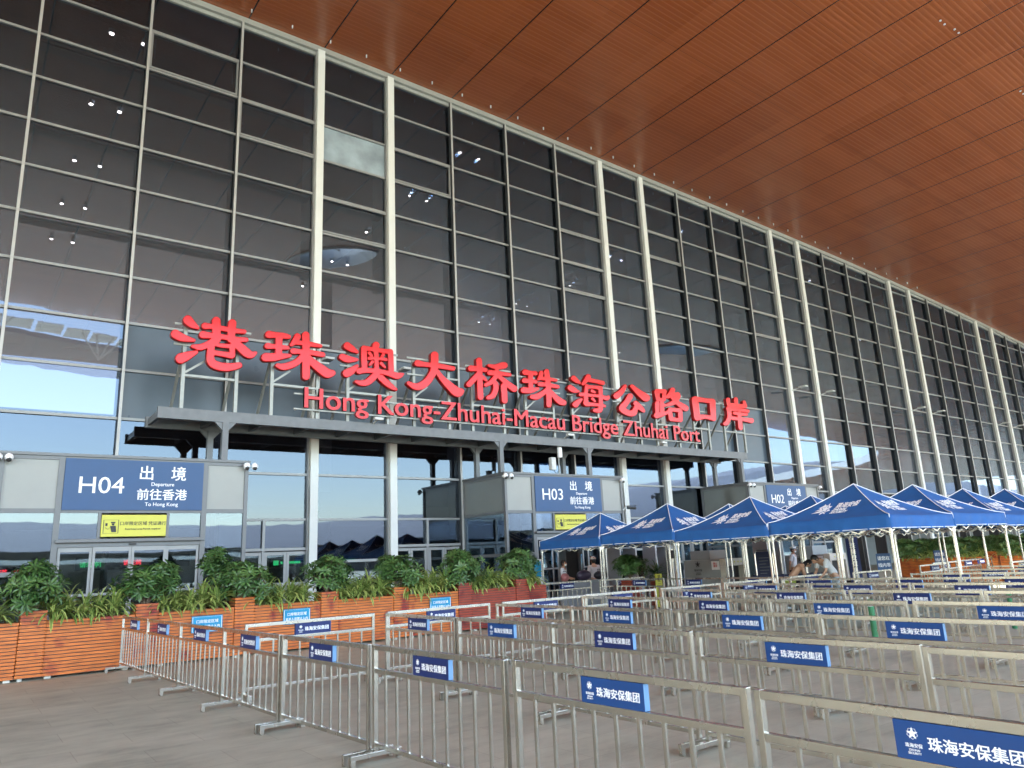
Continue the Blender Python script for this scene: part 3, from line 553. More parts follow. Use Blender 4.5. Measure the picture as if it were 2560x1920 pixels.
# glyph skeletons traced stroke by stroke: (zoom origin x, y, scale) and strokes of (x, y, half width)
GL=[
((410,780,9.217),[[(540,200,95),(630,290,78),(770,380,25)],[(250,520,90),(400,600,80),(680,665,25)],[(375,1080,108),(530,1020,85),(735,935,30)],
 [(1190,220,85),(1195,420,85),(1200,640,85)],[(1560,270,80),(1545,430,78),(1530,640,75)],[(930,335,65),(1100,350,48),(1400,405,48),(1620,445,45),(1835,465,40)],
 [(885,535,75),(1100,560,55),(1400,595,50),(1650,640,48),(1880,652,42)],[(1180,650,75),(1000,760,65),(820,825,62),(650,800,30)],
 [(1570,660,75),(1720,800,85),(1890,950,92),(2000,1000,65),(2100,950,22)],[(1120,740,38),(1300,785,36),(1560,800,45)],[(1560,800,60),(1560,920,55),(1560,1010,58)],
 [(1100,945,50),(1300,975,48),(1540,1015,62)],[(1085,720,70),(1065,900,75),(1060,1100,80),(1130,1210,85),(1300,1270,85),(1500,1280,80),(1720,1240,58)]]),
((640,810,10.533),[[(325,290,85),(500,305,65),(700,325,65),(850,350,45)],[(290,590,70),(450,605,52),(700,630,48),(820,640,40)],[(590,340,80),(585,600,75),(580,850,80)],
 [(235,890,100),(450,885,95),(700,862,62),(880,845,32)],[(1075,345,75),(1000,470,65),(915,560,35)],[(1050,500,50),(1250,520,48),(1450,550,50),(1685,592,32)],
 [(960,725,68),(1150,740,52),(1450,770,58),(1740,820,55)],[(1290,310,85),(1300,700,88),(1300,1100,90),(1300,1390,88)],[(1230,850,75),(1050,1020,75),(850,1110,80),(680,1140,72),(550,1105,45)],
 [(1350,880,62),(1480,1030,90),(1700,1200,110),(1860,1310,112),(2000,1300,65)]]),
((830,840,10.533),[[(380,270,85),(500,350,72),(655,438,25)],[(250,560,75),(400,620,80),(645,638,25)],[(370,990,98),(490,930,85),(645,795,30)],
 [(820,340,65),(825,600,65),(840,870,65)],[(820,330,52),(1100,370,42),(1400,415,50),(1520,420,55)],[(1140,255,80),(1115,340,72),(1100,385,50)],
 [(1520,430,60),(1530,700,60),(1535,950,60)],[(1140,430,52),(1150,700,46),(1155,900,58)],[(955,600,35),(1150,600,30),(1400,632,35)],
 [(960,460,35),(1015,530,32)],[(1330,500,35),(1290,560,26)],[(1040,690,36),(980,770,26)],[(1270,730,36),(1365,830,26)],
 [(700,930,75),(870,915,58),(1150,935,52),(1450,990,58),(1700,1060,75),(1850,1010,18)],[(1160,1000,70),(1030,1130,80),(900,1230,75),(750,1250,60),(615,1210,32)],
 [(1265,1105,72),(1400,1230,75),(1550,1350,58),(1672,1420,22)]]),
((1000,860,7.373),[[(310,362,52),(450,385,36),(700,412,38),(965,460,32)],[(622,215,62),(620,400,60),(600,520,58)],[(590,540,58),(500,680,62),(380,775,62),(260,790,52),(145,730,30)],
 [(660,500,32),(760,640,46),(900,780,66),(1040,895,80),(1115,875,45)]]),
((1000,860,7.373),[[(1290,455,48),(1420,465,38),(1560,485,32)],[(1440,310,46),(1450,500,46),(1460,800,46),(1468,985,48)],[(1430,560,40),(1330,670,46),(1255,750,46)],
 [(1500,610,18),(1535,640,28),(1580,685,14)],[(1620,402,18),(1740,428,38),(1870,405,54),(1912,400,48)],[(1770,480,28),(1760,540,34)],[(1640,535,45),(1800,548,34),(2005,572,26)],
 [(1760,560,38),(1725,640,38),(1650,720,38),(1560,762,28)],[(1720,545,32),(1850,640,36),(1960,740,48),(2085,830,56)],[(1700,705,28),(1745,745,42),(1745,850,45),(1690,960,45),(1610,995,34)],
 [(1895,780,50),(1905,900,48),(1912,1050,48)]]),
((1280,910,8.508),[[(260,182,55),(380,200,36),(475,205,40)],[(245,360,48),(380,370,34),(480,385,36)],[(375,220,45),(378,400,44),(380,540,46)],[(230,562,60),(380,570,50),(530,530,25)],
 [(602,200,42),(580,280,38),(545,332,24)],[(590,312,30),(740,325,33),(920,352,22)],[(570,435,42),(740,450,38),(950,492,34)],[(715,165,45),(745,400,50),(765,700,52),(765,880,48)],
 [(720,560,45),(620,640,50),(500,702,56),(400,705,38)],[(805,590,32),(890,700,50),(1000,800,62),(1080,830,52)]]),
((1280,910,8.508),[[(1290,310,50),(1350,360,42),(1420,408,18)],[(1220,510,55),(1290,560,52),(1395,590,18)],[(1330,865,60),(1400,800,44),(1455,755,22)],[(1600,282,52),(1540,370,40),(1488,432,26)],
 [(1620,345,38),(1750,372,34),(1910,410,38)],[(1565,480,38),(1550,650,38),(1550,840,50)],[(1570,490,36),(1730,500,28),(1860,520,42)],[(1860,530,42),(1865,700,38),(1865,900,44),(1840,985,52),(1735,990,34)],
 [(1440,655,38),(1650,672,28),(1850,692,30),(1990,735,42),(2035,700,20)],[(1560,860,42),(1750,870,32),(1945,900,26)],[(1682,580,30),(1735,608,22)],[(1690,745,26),(1740,798,20)]]),
((1500,940,5.53),[[(332,145,20),(285,220,32),(215,278,40)],[(428,145,22),(520,230,38),(612,300,50),(640,305,32)],[(402,285,36),(350,370,36),(292,450,42),(370,512,36),(450,512,40),(480,440,28)],[(478,380,30),(540,440,34),(588,485,20)]]),
((1500,940,5.53),[[(775,220,33),(788,330,24)],[(780,212,24),(880,218,26)],[(875,230,24),(870,325,24)],[(790,330,20),(870,330,20)],[(838,350,24),(845,500,28)],[(775,380,28),(778,510,26)],[(770,548,38),(860,528,28),(940,495,18)],
 [(850,402,20),(892,410,16)],[(990,200,32),(960,250,30),(920,290,24)],[(960,270,28),(1060,265,33)],[(1072,285,26),(1020,360,30),(920,402,20)],[(968,288,18),(1050,370,26),(1120,420,36),(1172,450,36)],
 [(950,470,28),(968,600,26)],[(950,465,23),(1090,480,26)],[(1095,490,28),(1097,608,30)],[(970,600,26),(1100,615,22)]]),
((1500,940,5.53),[[(1300,330,42),(1330,582,38)],[(1300,320,34),(1420,338,26),(1530,352,32)],[(1540,360,38),(1555,590,34)],[(1335,578,36),(1440,568,26),(1555,592,28)]]),
((1500,940,5.53),[[(1755,330,25),(1765,400,22)],[(1865,325,24),(1870,400,22)],[(1980,362,18),(1990,420,28)],[(1770,402,26),(1985,425,24)],[(1760,455,28),(1900,468,22),(2030,490,20)],[(1765,450,28),(1775,560,28),(1740,650,28),(1708,662,20)],
 [(1840,515,20),(1930,528,20),(2010,535,18)],[(1820,585,24),(1930,598,20),(2080,620,32)],[(1910,520,26),(1920,620,28),(1930,720,28)]])]
def ray(u,v): return Rw@np.array([u-1106,v-829.5,1589.45])
def onplane(u,v,y): r=ray(u,v); t=y/r[1]; return r[0]*t,1.75+r[2]*t
def glyph_loops(gl):
    (ox,oy,sc),st=gl; pts=[p for s in st for p in s]
    x0=min(p[0]-p[2] for p in pts)-20; x1=max(p[0]+p[2] for p in pts)+20; y0=min(p[1]-p[2] for p in pts)-20; y1=max(p[1]+p[2] for p in pts)+20
    h=(x1-x0)/170.; X=np.arange(x0,x1,h); Y=np.arange(y0,y1,h); GX,GY=np.meshgrid(X,Y); F=np.full(GX.shape,1e9)
    for s in st:
        # Catmull-Rom densify
        P=[np.array(p,float) for p in s]; Q=[]
        for i in range(len(P)-1):
            a=P[max(i-1,0)];b=P[i];c=P[i+1];d=P[min(i+2,len(P)-1)]
            for t in np.linspace(0,1,7)[:-1]: Q.append(.5*((2*b)+(c-a)*t+(2*a-5*b+4*c-d)*t*t+(3*b-a-3*c+d)*t**3))
        Q.append(P[-1])
        for a,b in zip(Q[:-1],Q[1:]):
            dx,dy=b[0]-a[0],b[1]-a[1]; l2=dx*dx+dy*dy+1e-6
            t=np.clip(((GX-a[0])*dx+(GY-a[1])*dy)/l2,0,1)
            F=np.minimum(F,np.hypot(GX-a[0]-t*dx,GY-a[1]-t*dy)-(a[2]+t*(b[2]-a[2])))
    seg={}   # marching squares
    ny,nx=F.shape
    def key(i,j,e): return (i,j,e)
    def pt(k):
        i,j,e=k
        if e==0: a,b=F[j,i],F[j,i+1]; t=a/(a-b); return (X[i]+t*h,Y[j])
        a,b=F[j,i],F[j+1,i]; t=a/(a-b); return (X[i],Y[j]+t*h)
    I=(F<0)
    act=np.argwhere((I[:-1,:-1]!=I[1:,1:])|(I[1:,:-1]!=I[:-1,1:])|(I[:-1,:-1]!=I[:-1,1:]))
    adj={}
    for j,i in act:
        c=[I[j,i],I[j,i+1],I[j+1,i+1],I[j+1,i]]; ed=[(i,j,0),(i+1,j,1),(i,j+1,0),(i,j,1)]
        cr=[ed[k] for k in range(4) if c[k]!=c[(k+1)%4]]
        prs=[(cr[0],cr[1])] if len(cr)==2 else [(cr[0],cr[1]),(cr[2],cr[3])] if len(cr)==4 else []
        for a,b in prs: adj.setdefault(a,[]).append(b); adj.setdefault(b,[]).append(a)
    loops=[]; seen=set()
    for s0 in adj:
        if s0 in seen: continue
        lp=[s0]; seen.add(s0); cur=s0
        while True:
            nx_=[n for n in adj[cur] if n not in seen]
            if not nx_: break
            cur=nx_[0]; seen.add(cur); lp.append(cur)
        if len(lp)>10:
            q=np.array([pt(k) for k in lp]); q=(np.roll(q,1,0)+2*q+np.roll(q,-1,0))/4; q=q[::2]
            loops.append([onplane((ox+a/sc)*.8640625,(oy+b/sc)*.8640625,21.78) for a,b in q])
    return loops
def curve_solid(loops,ext,bev):
    c=bpy.data.curves.new('g','CURVE'); c.dimensions='2D'; c.fill_mode='BOTH'; c.extrude=ext; c.bevel_depth=bev; c.bevel_resolution=2
    for lp in loops:
        s=c.splines.new('POLY'); s.points.add(len(lp)-1); s.use_cyclic_u=True
        for i,(x,z) in enumerate(lp): s.points[i].co=(x,z,0,1)
    o=bpy.data.objects.new('g',c); COL.objects.link(o); bpy.context.view_layer.update()
    me=bpy.data.meshes.new_from_object(o.evaluated_get(bpy.context.evaluated_depsgraph_get())); bpy.data.objects.remove(o); bpy.data.curves.remove(c)
    return me
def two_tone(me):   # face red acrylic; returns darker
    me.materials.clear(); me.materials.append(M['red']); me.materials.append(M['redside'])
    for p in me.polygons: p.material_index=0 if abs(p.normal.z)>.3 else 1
posts=[]
for gi,gl in enumerate(GL):
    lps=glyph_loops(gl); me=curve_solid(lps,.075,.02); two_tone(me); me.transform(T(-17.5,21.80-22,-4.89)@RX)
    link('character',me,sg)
    xs=[p[0] for l in lps for p in l]; zs=[p[1] for l in lps for p in l]; posts.append((min(xs),max(xs),min(zs),max(zs)))
# english line
ES='Hong Kong-Zhuhai-Macau Bridge Zhuhai Port'
full=text(ES,.93,'LEFT',0,depth=.06,mat_='red'); XS=(27.05-8.21)/max(v.co.x for v in full.vertices)
for i,ch in enumerate(ES):
    if ch==' ': continue
    pre=max(v.co.x for v in text(ES[:i+1],.93,'LEFT',0,depth=.06,mat_='red').vertices); own=text(ch,.93,'LEFT',0,depth=.06,mat_='red'); wx=max(v.co.x for v in own.vertices)
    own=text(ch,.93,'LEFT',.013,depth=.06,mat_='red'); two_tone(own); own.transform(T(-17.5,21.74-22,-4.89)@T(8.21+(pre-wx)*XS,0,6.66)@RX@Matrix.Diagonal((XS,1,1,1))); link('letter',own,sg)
for (a,b,z0,z1) in posts:
    w=b-a
    for x in (a+.18*w,a+.80*w):
        spart('post',MB().box(x-.05,x+.05,21.98,22.08,6.382,z1-.35),'post')
        spart('brace',MB().bar((x,22.1,z1-.8),(x,23.5,6.38),.07),'post')
    spart('rail',MB().box(a+.18*w+.051,a+.80*w-.051,21.99,22.06,7.33,7.40),'post')
    for f_ in (.42,.80): spart('rail',MB().box(a+.05*w,b-.05*w,21.925,21.975,z0+f_*(z1-z0),z0+f_*(z1-z0)+.06),'post')
    spart('brace',MB().bar((a+.18*w+.05,22.03,7.45),(a+.42*w,22.03,7.85),.06),'post')
for z in (6.60,7.08): spart('lettering_rail',MB().box(8.0,27.3,21.84,21.89,z,z+.05),'post')
for i in range(32): x=8.1+i*.607; spart('lettering_stub',MB().box(x-.015,x+.015,21.892,22.05,6.605,6.645),'post')
for x in (10.6,18.9,24.3): 
    spart('floodlight',MB().box(x,x+.3,21.5,21.65,6.42,6.50).bar((x+.15,21.6,6.45),(x+.15,22,6.36),.03),'lightgrey')

# ------------------------------------------------------------------ queue barriers
BL=2.02
def barrier_meshes():
    r={}
    r['top_rail']=MB().box(.04,BL-.04,-.02,.02,.985,1.03).mesh('top_rail','steel',bevel=.003)
    r['middle_rail']=MB().box(.04,BL-.04,-.02,.02,.78,.822).mesh('middle_rail','steel',bevel=.003)
    r['bottom_rail']=MB().box(.04,BL-.04,-.018,.018,.14,.178).mesh('bottom_rail','steel',bevel=.003)
    r['post']=MB().box(-.02,.02,-.021,.021,.10,1.031).mesh('post','steel',bevel=.003)
    r['bar']=MB().box(-.0125,.0125,-.009,.009,.178,.78).mesh('bar','steel')
    r['foot']=MB().box(-.022,.022,-.26,.26,.06,.10).box(-.021,.021,-.26,-.215,0,.06).box(-.021,.021,.215,.26,0,.06).mesh('foot','steel',bevel=.003)
    for nm,mt in (('sn','navy'),('sb','blue')):
        r[nm]=MB().box(-.275,.275,-.0225,.0225,.824,.983,0).box(.2752,.278,-.0215,.0215,.826,.981,1).mesh('sign_panel',[mt,'edge'],bevel=0)
    it=[(text('珠海安保集团',.063,'CENTER',.0012,depth=.0006),upright(.055,-.0236,.875)),(emblem(.026,.0012),T(-.195,-.0232,.932)),(text('珠海安保',.019,'CENTER',.0003,depth=.0005),upright(-.195,-.0236,.876)),
        (text('ZHUHAI\nSECURITY',.013,'CENTER',.0002,depth=.0005),upright(-.195,-.0236,.860))]
    front=join('sign_lettering',it); back=front.copy(); back.transform(Matrix.Rotation(PI,4,'Z'))
    r['lettering']=join('sign_lettering',[(front,T(0,0,0)),(back,T(0,0,0))])
    return r
BM=barrier_meshes(); NB=9
def make_barrier(label,kind='n'):
    e=empty('crowd_barrier',(0,0,0),0,label,'barrier','steel queue barriers')
    for p in ('top_rail','middle_rail','bottom_rail'): link(p,BM[p],e)
    for x in (.02,BL-.02): link('post',BM['post'],e,(x,0,0)); link('foot',BM['foot'],e,(x+(.012 if x<1 else -.012),0,0))
    for i in range(NB): link('bar',BM['bar'],e,(.02+(BL-.04)*(i+1)/(NB+1),0,0))
    s=link('sign_panel',BM['sb' if kind=='b' else 'sn'],e,(BL/2,0,0)); link('lettering',BM['lettering'],s)
    return e
protoN=make_barrier('x','n'); protoB=make_barrier('x','b'); used=set()
ORD=['front','second','third','fourth','fifth','sixth','seventh','eighth','ninth','tenth','eleventh','twelfth','thirteenth','fourteenth','fifteenth']
def place(x,y,rz,label,kind='n'):
    p=protoB if kind=='b' else protoN
    if kind not in used:
        used.add(kind); p.location=(x,y,0); p.rotation_euler=(0,0,rz); p['label']=label; return p
    return dup(p,(x,y,0),rz,label)
def inframe(x,y):
    return any(-60<(q:=proj((x,y,z)))[0]<2290 and q[1]<1720 for z in (0.1,1.03))
rowx=[3.42,5.6,7.68,9.74,11.9,14.08,16.15,18.3,20.45,22.6,24.8,27.0,29.2]
J=[16.8,14.85,12.85,10.9,8.85,6.78,4.71,2.64,.58,-1.5]
def xrow0(y): return float(np.interp(y,[0,2.65,4.7,6.8,8.8,10.9,12.85,14.9,16.8],[3.52,3.5,3.43,3.32,3.18,3.08,2.98,2.90,2.83]))
for r,x in enumerate(rowx):
    for j in range(len(J)-1):
        ya,yb=J[j],J[j+1]
        if r>0 and ya>11.5: continue
        if r>=7 and ya>8.9-.0 and ya>6.9: continue
        xa=xrow0(ya) if r==0 else x+(.03 if (j+r)%2 else -.02); xb=xrow0(yb) if r==0 else xa+.015
        yy=ya-.03 if r==0 else ya+.10-.03
        if not (inframe(xa,ya) or inframe(xb,yb)): continue
        ang=-PI/2+math.atan2(xb-xa,-(yb-ya))
        kind='b' if (r,j) in ((0,7),(0,6),(1,6),(2,5),(1,4),(2,4),(3,5),(2,6),(3,6)) else 'n'
        ang+=random.uniform(-.012,.012); xa+=random.uniform(-.012,.012)
        place(xa,yy,ang,f'steel barrier in the {ORD[r]} queue row from the left, number {ORD[j] if j else "first"} counted from the building end' if False else
              f'steel barrier, {"bright" if kind=="b" else "navy"} blue sign, {ORD[r] if r else "first"} row from the left, {ORD[max(j if r==0 else j-3,0)] if max(j if r==0 else j-3,0) else "first"} from its far end',kind)
names={}
XB=[(3.45,11.15,0),(5.75,11.25,0),(8.0,11.2,0),(10.1,11.3,0),(12.25,11.3,0),(14.45,11.35,0),(17.3,11.5,0),(19.5,11.0,0),
    (14.4,18.05,0),(12.3,18.35,.05),(16.6,17.85,-.02)]
XL=['between the first and second queue rows','between the second and third queue rows','between the third and fourth queue rows','between the fourth and fifth queue rows','between the fifth and sixth queue rows','between the sixth and seventh queue rows','under the first tent row edge','beside the bending couple',
    'just right of the planter row before the luggage','half hidden behind the last red planter','left of the bush in the red box']
for (x,y,a),l in zip(XB,XL): place(x,y,a,'steel barrier closing the lane end '+l if y<12 else 'steel barrier '+l)
for i,(x,y) in enumerate(((17.1,17.6),(17.15,15.5),(17.2,13.4))): place(x,y,-PI/2,'steel barrier turned sideways before the grey gates, '+['furthest back','middle one','nearest one'][i]+' of three in line')
for i,(x,y) in enumerate(((24.5,11.6),(26.7,12.2),(28.9,12.4),(26.0,9.6),(31.0,12.8))): place(x,y,0,'distant steel barrier under the right hand tents, '+['left of the blue stand sign','below the first stand sign','before the orange planters','nearest to the tent leg','furthest right'][i])

# ------------------------------------------------------------------ tents
TH=1.45; ZE=2.33; ZP=3.14
def tz(x,y):
    m=max(abs(x),abs(y))/TH; m=min(m,1); e=min(abs(x),abs(y))/max(1e-6,max(abs(x),abs(y)))
    return ZE+(ZP-ZE)*(1-m)**1.32*(1) - .045*(1-e*e)*m*(1-m)*4 - .02*(1-e**4)*m
def tent_mesh():
    Nn=12; mb=MB(); idx={}
    for i in range(-Nn,Nn+1):
        for j in range(-Nn,Nn+1):
            x,y=TH*i/Nn,TH*j/Nn; idx[i,j]=len(mb.v); mb.v.append((x,y,tz(x,y)))
    for i in range(-Nn,Nn):
        for j in range(-Nn,Nn):
            a,b,c,d=idx[i,j],idx[i+1,j],idx[i+1,j+1],idx[i,j+1]
            if (i>=0)==(j>=0): mb.f+=[(a,b,c),(a,c,d)]
            else: mb.f+=[(a,b,d),(b,c,d)]
            mb.mi+=[0,0]
    ring=[(i,-Nn) for i in range(-Nn,Nn)]+[(Nn,j) for j in range(-Nn,Nn)]+[(i,Nn) for i in range(Nn,-Nn,-1)]+[(-Nn,j) for j in range(Nn,-Nn,-1)]
    n=len(mb.v); K=len(ring)
    for lev,(dz,am) in enumerate(((-.10,.012),(-.20,.02),(-.28,.022))):
        for q,(i,j) in enumerate(ring):
            x,y=TH*i/Nn,TH*j/Nn; s=1+ (am*math.sin(q*1.3+lev)+.012)/TH
            mb.v.append((x*s,y*s,tz(x,y)+dz))
    for q in range(K):
        q2=(q+1)%K; a,b=idx[ring[q]],idx[ring[q2]]
        mb.f.append((a,n+q,n+q2,b)); mb.mi.append(0)
        for l in range(2): mb.f.append((n+l*K+q,n+(l+1)*K+q,n+(l+1)*K+q2,n+l*K+q2)); mb.mi.append(0)
    me=mb.mesh('canopy','tent',smooth=True); return me
def tent_logo():
    it=[]; b=MB()
    # burst with a star, text beside
    pts=star(0,0,.20,.62,8,.2); b.prism(pts,-.001,0); 
    for i,a in enumerate((.2,.45,.7)): b.prism([(-.34+.05*i,-.14+.09*i),(-.10,-.10+.08*i),(-.10,-.02+.08*i)],-.001,0)
    s=MB().prism(star(0.02,0,.17,.42),-.0065,-.003).mesh('s','tent'); s2=MB().prism(star(.02,0,.145,.36),-.010,-.007).mesh('s','wht')
    it=[(b.mesh('b','wht'),T(-.42,0,0)),(s,T(-.42,0,0)),(s2,T(-.42,0,0)),(text('珠海安保',.17,'LEFT',.005,depth=.001,shear=.3,xs=1.05),upright(-.14,-.001,.05)),(text('ZHUHAI\nSECURITY',.115,'LEFT',.004,depth=.001,shear=.3,line=.85),upright(-.16,-.001,-.06))]
    me=join('tent_logo',it)
    out=[]
    bm=bmesh.new(); bm.from_mesh(me); bmesh.ops.subdivide_edges(bm,edges=[e for e in bm.edges if e.calc_length()>.12],cuts=1); bmesh.ops.triangulate(bm,faces=bm.faces)
    for v in bm.verts:
        s,off,t=v.co.x*.8,-v.co.y,v.co.z*.8
        s*=.95; yy=-(.82-t*1.5)     # distance down the face
        z=tz(s,yy); v.co=Vector((s,yy-.012-off*.7,z+.012+off))
    bm.to_mesh(me); bm.free(); return me
TM={'canopy':tent_mesh(),'logo':tent_logo()}
pm=MB(); 
for sx in (-1,1):
    for sy in (-1,1):
        pts=[(sx*TH*m,sy*TH*m,tz(TH*m,TH*m)+.008) for m in [0,.06,.14,.24,.36,.5,.65,.8,.92,1]]; pts.append((sx*(TH+.012),sy*(TH+.012),ZE-.28)); pm.tube(pts,.011,5)
lm_=[]
for a,b in (((-1,-1),(1,-1)),((1,-1),(1,1)),((1,1),(-1,1)),((-1,1),(-1,-1))):
    pm.tube([(a[0]*(TH+.02),a[1]*(TH+.02),ZE-.275),(b[0]*(TH+.02),b[1]*(TH+.02),ZE-.275)],.008,5)
TM['piping']=pm.mesh('piping','pipe'); TM['leg']=MB().box(-.02,.02,-.02,.02,.0,ZE-.06).box(-.035,.035,-.035,.035,.0,.012).box(-.028,.028,-.028,.028,ZE-.42,ZE-.30).mesh('leg','steel2',bevel=.003)
fm=MB(); q=TH-.06
for ax in (0,1):
    for s in (-1,1):
        for i in range(4):
            u0=-q+i*q/2; u1=u0+q/2; za,zb=(ZE-.10,ZE-.36) if i%2==0 else (ZE-.36,ZE-.10)
            for (A,B,o) in ((za,zb,-.012),(zb,za,.012)):
                P=(u0,s*(q+o),A); Q_=(u1,s*(q+o),B)
                if ax: P=(P[1],P[0],P[2]); Q_=(Q_[1],Q_[0],Q_[2])
                fm.bar(P,Q_,.014,.026)
for s in (-1,1):
    for i in range(4):
        u0=-q+i*q/2; u1=u0+q/2; za,zb=(ZE-.10,ZE-.36) if i%2==0 else (ZE-.36,ZE-.10)
        fm.bar((u0,s*.02,za),(u1,s*.02,zb),.014,.026); fm.bar((s*.02,u0,zb),(s*.02,u1,za),.014,.026)
fm.tube([(0,0,ZE-.3),(0,0,ZP-.03)],.018,8)
TM['truss']=fm.mesh('truss','steel2')
def make_tent(label):
    e=empty('pop_up_tent',(0,0,0),0,label,'tent','blue pop-up tents')
    c=link('canopy',TM['canopy'],e)
    for a in range(4): link('logo',TM['logo'],c,(0,0,0),(0,0,a*PI/2))
    link('piping',TM['piping'],c); link('truss',TM['truss'],e)
    for sx in (-1,1):
        for sy in (-1,1): link('leg',TM['leg'],e,(sx*(TH-.04),sy*(TH-.04),0))
    return e
TT=[(16.9,9.2,'blue pop-up tent at the near corner where both tent rows meet'),(16.9,12.1,'second blue pop-up tent going from the corner tent to the building'),(16.9,15.0,'third blue pop-up tent going from the corner tent to the building'),(16.9,17.9,'leftmost and furthest blue pop-up tent, before the H03 doors'),
    (19.8,9.2,'first blue pop-up tent right of the corner tent, second peak of the front row'),(22.7,9.2,'third peak of the front row of blue tents'),(25.6,9.2,'rightmost blue pop-up tent of the front row at the picture edge'),
    (19.8,12.1,'blue pop-up tent behind the corner tent, below the H02 board'),(22.75,14.9,'small looking blue tent peak far behind, left of the H02 board'),(19.8,15.0,'blue tent peak just visible behind the third tent of the left row'),(22.7,12.1,'blue pop-up tent in the second row behind the third front peak'),(28.5,9.2,'blue pop-up tent beyond the right edge tent, mostly hidden')]
t0=None
for x,y,l in TT:
    if t0 is None: t0=make_tent(l); t0.location=(x,y,0)
    else: tq=dup(t0,(x,y,0),random.uniform(-.02,.02),l); tq.scale=(1,1,random.uniform(.985,1.02))

# ------------------------------------------------------------------ planters and plants
def slat_box(x0,x1,y0,y1,z0,z1,mb,off=0):
    mb.box(x0+.025,x1-.025,y0+.025,y1-.025,z0+.02,z1-.03,1)
    n=int((z1-z0)/.0625)
    for i in range(n):
        z=z0+off+i*.0625; mb.box(x0,x1,y0,y0+.022,z,z+.048,0); mb.box(x0,x1,y1-.022,y1,z,z+.048,0)
        mb.box(x0,x0+.022,y0+.0225,y1-.0225,z,z+.048,0); mb.box(x1-.022,x1,y0+.0225,y1-.0225,z,z+.048,0)
def planter_meshes(w):
    d={}
    for L_,nm in ((1.50,'long'),(.66,'short')):
        m1=MB(); slat_box(0,L_,0,.46,.05,1.05,m1); m1.box(.05,.15,.05,.4,0,.05,2).box(L_-.15,L_-.05,.05,.4,0,.05,2)
        m1.box(.03,L_-.03,.03,.43,1.018,1.024,1); d[nm]=m1.mesh('trough',[w,'dark','cream'])
    m2=MB(); slat_box(0,.42,-.015,.44,.05,1.25,m2,.006); m2.box(.05,.12,.05,.4,0,.05,2); d['tall']=m2.mesh('tall_box',[w,'dark','cream'])
    return d
PMo=planter_meshes('wood'); PMr=planter_meshes('woodred')
def leafmesh(items,matn,name):
    me=bpy.data.meshes.new(name); V=[];F=[];A=[]
    for vs,fs,ts in items:
        n=len(V); V+=vs; A+=ts; F+=[tuple(n+i for i in f) for f in fs]
    me.from_pydata(V,[],F); me.materials.append(M[matn]); at=me.attributes.new('tone','FLOAT','POINT'); at.data.foreach_set('value',A); me.update(); return me
def leaf_oval(o,d,up,L_,W_,tone):
    d=d.normalized(); s=d.cross(up).normalized(); u=s.cross(d); vs=[];ts=[]
    for t,w,dr in ((0,.05,0),(.3,.8,.03),(.65,1,-.02),(1,.02,-.14)):
        c=o+d*L_*t+u*L_*dr
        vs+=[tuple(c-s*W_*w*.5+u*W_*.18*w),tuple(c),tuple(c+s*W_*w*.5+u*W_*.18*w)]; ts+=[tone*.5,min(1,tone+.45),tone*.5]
    fs=[]
    for i in range(3):
        a=i*3; fs+=[(a,a+1,a+4,a+3),(a+1,a+2,a+5,a+4)]
    return vs,fs,ts
def shrub_mesh(seed,rx=.55,ry=.5,rz=.46,nw=150,L_=.15,matn='leafA'):
    rnd=random.Random(seed); it=[]; stems=MB(); lob=[(rnd.uniform(-.3,.3)*rx,rnd.uniform(-.3,.3)*ry,rnd.uniform(-.25,.3)*rz,rnd.uniform(.55,.8)) for _ in range(6)]
    lob.append((rnd.uniform(-.4,.4)*rx,0,rz*.6,.42))
    for k in range(nw):
        lx,ly,lz,lr=lob[k%len(lob)]
        a=rnd.uniform(0,2*PI); ct=rnd.uniform(-.75,1); st=math.sqrt(1-ct*ct); r=rnd.uniform(.62,1.05)*lr
        n=Vector((math.cos(a)*st,math.sin(a)*st,ct)); c=Vector((lx+rx*n.x*r*1.15,ly+ry*n.y*r*1.15,lz+rz*n.z*r*1.1))
        ax=(n+Vector((0,0,.5))).normalized(); b1=ax.orthogonal().normalized(); b2=ax.cross(b1)
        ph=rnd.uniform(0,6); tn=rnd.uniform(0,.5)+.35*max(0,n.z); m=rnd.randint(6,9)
        for q in range(m):
            t=ph+2*PI*q/m; dirv=(b1*math.cos(t)+b2*math.sin(t)+ax*rnd.uniform(.1,.6)).normalized()
            it.append(leaf_oval(c+dirv*.015,dirv,ax,L_*rnd.uniform(.75,1.2),L_*.33*rnd.uniform(.8,1.15),tn))
        if k%4==0: stems.tube([(0,0,-rz*1.05),(c.x*.4,c.y*.4,c.z*.2-.1),tuple(c)],[.012,.008,.004],5)
    return leafmesh(it,matn,'foliage'),stems.mesh('stem','bark')
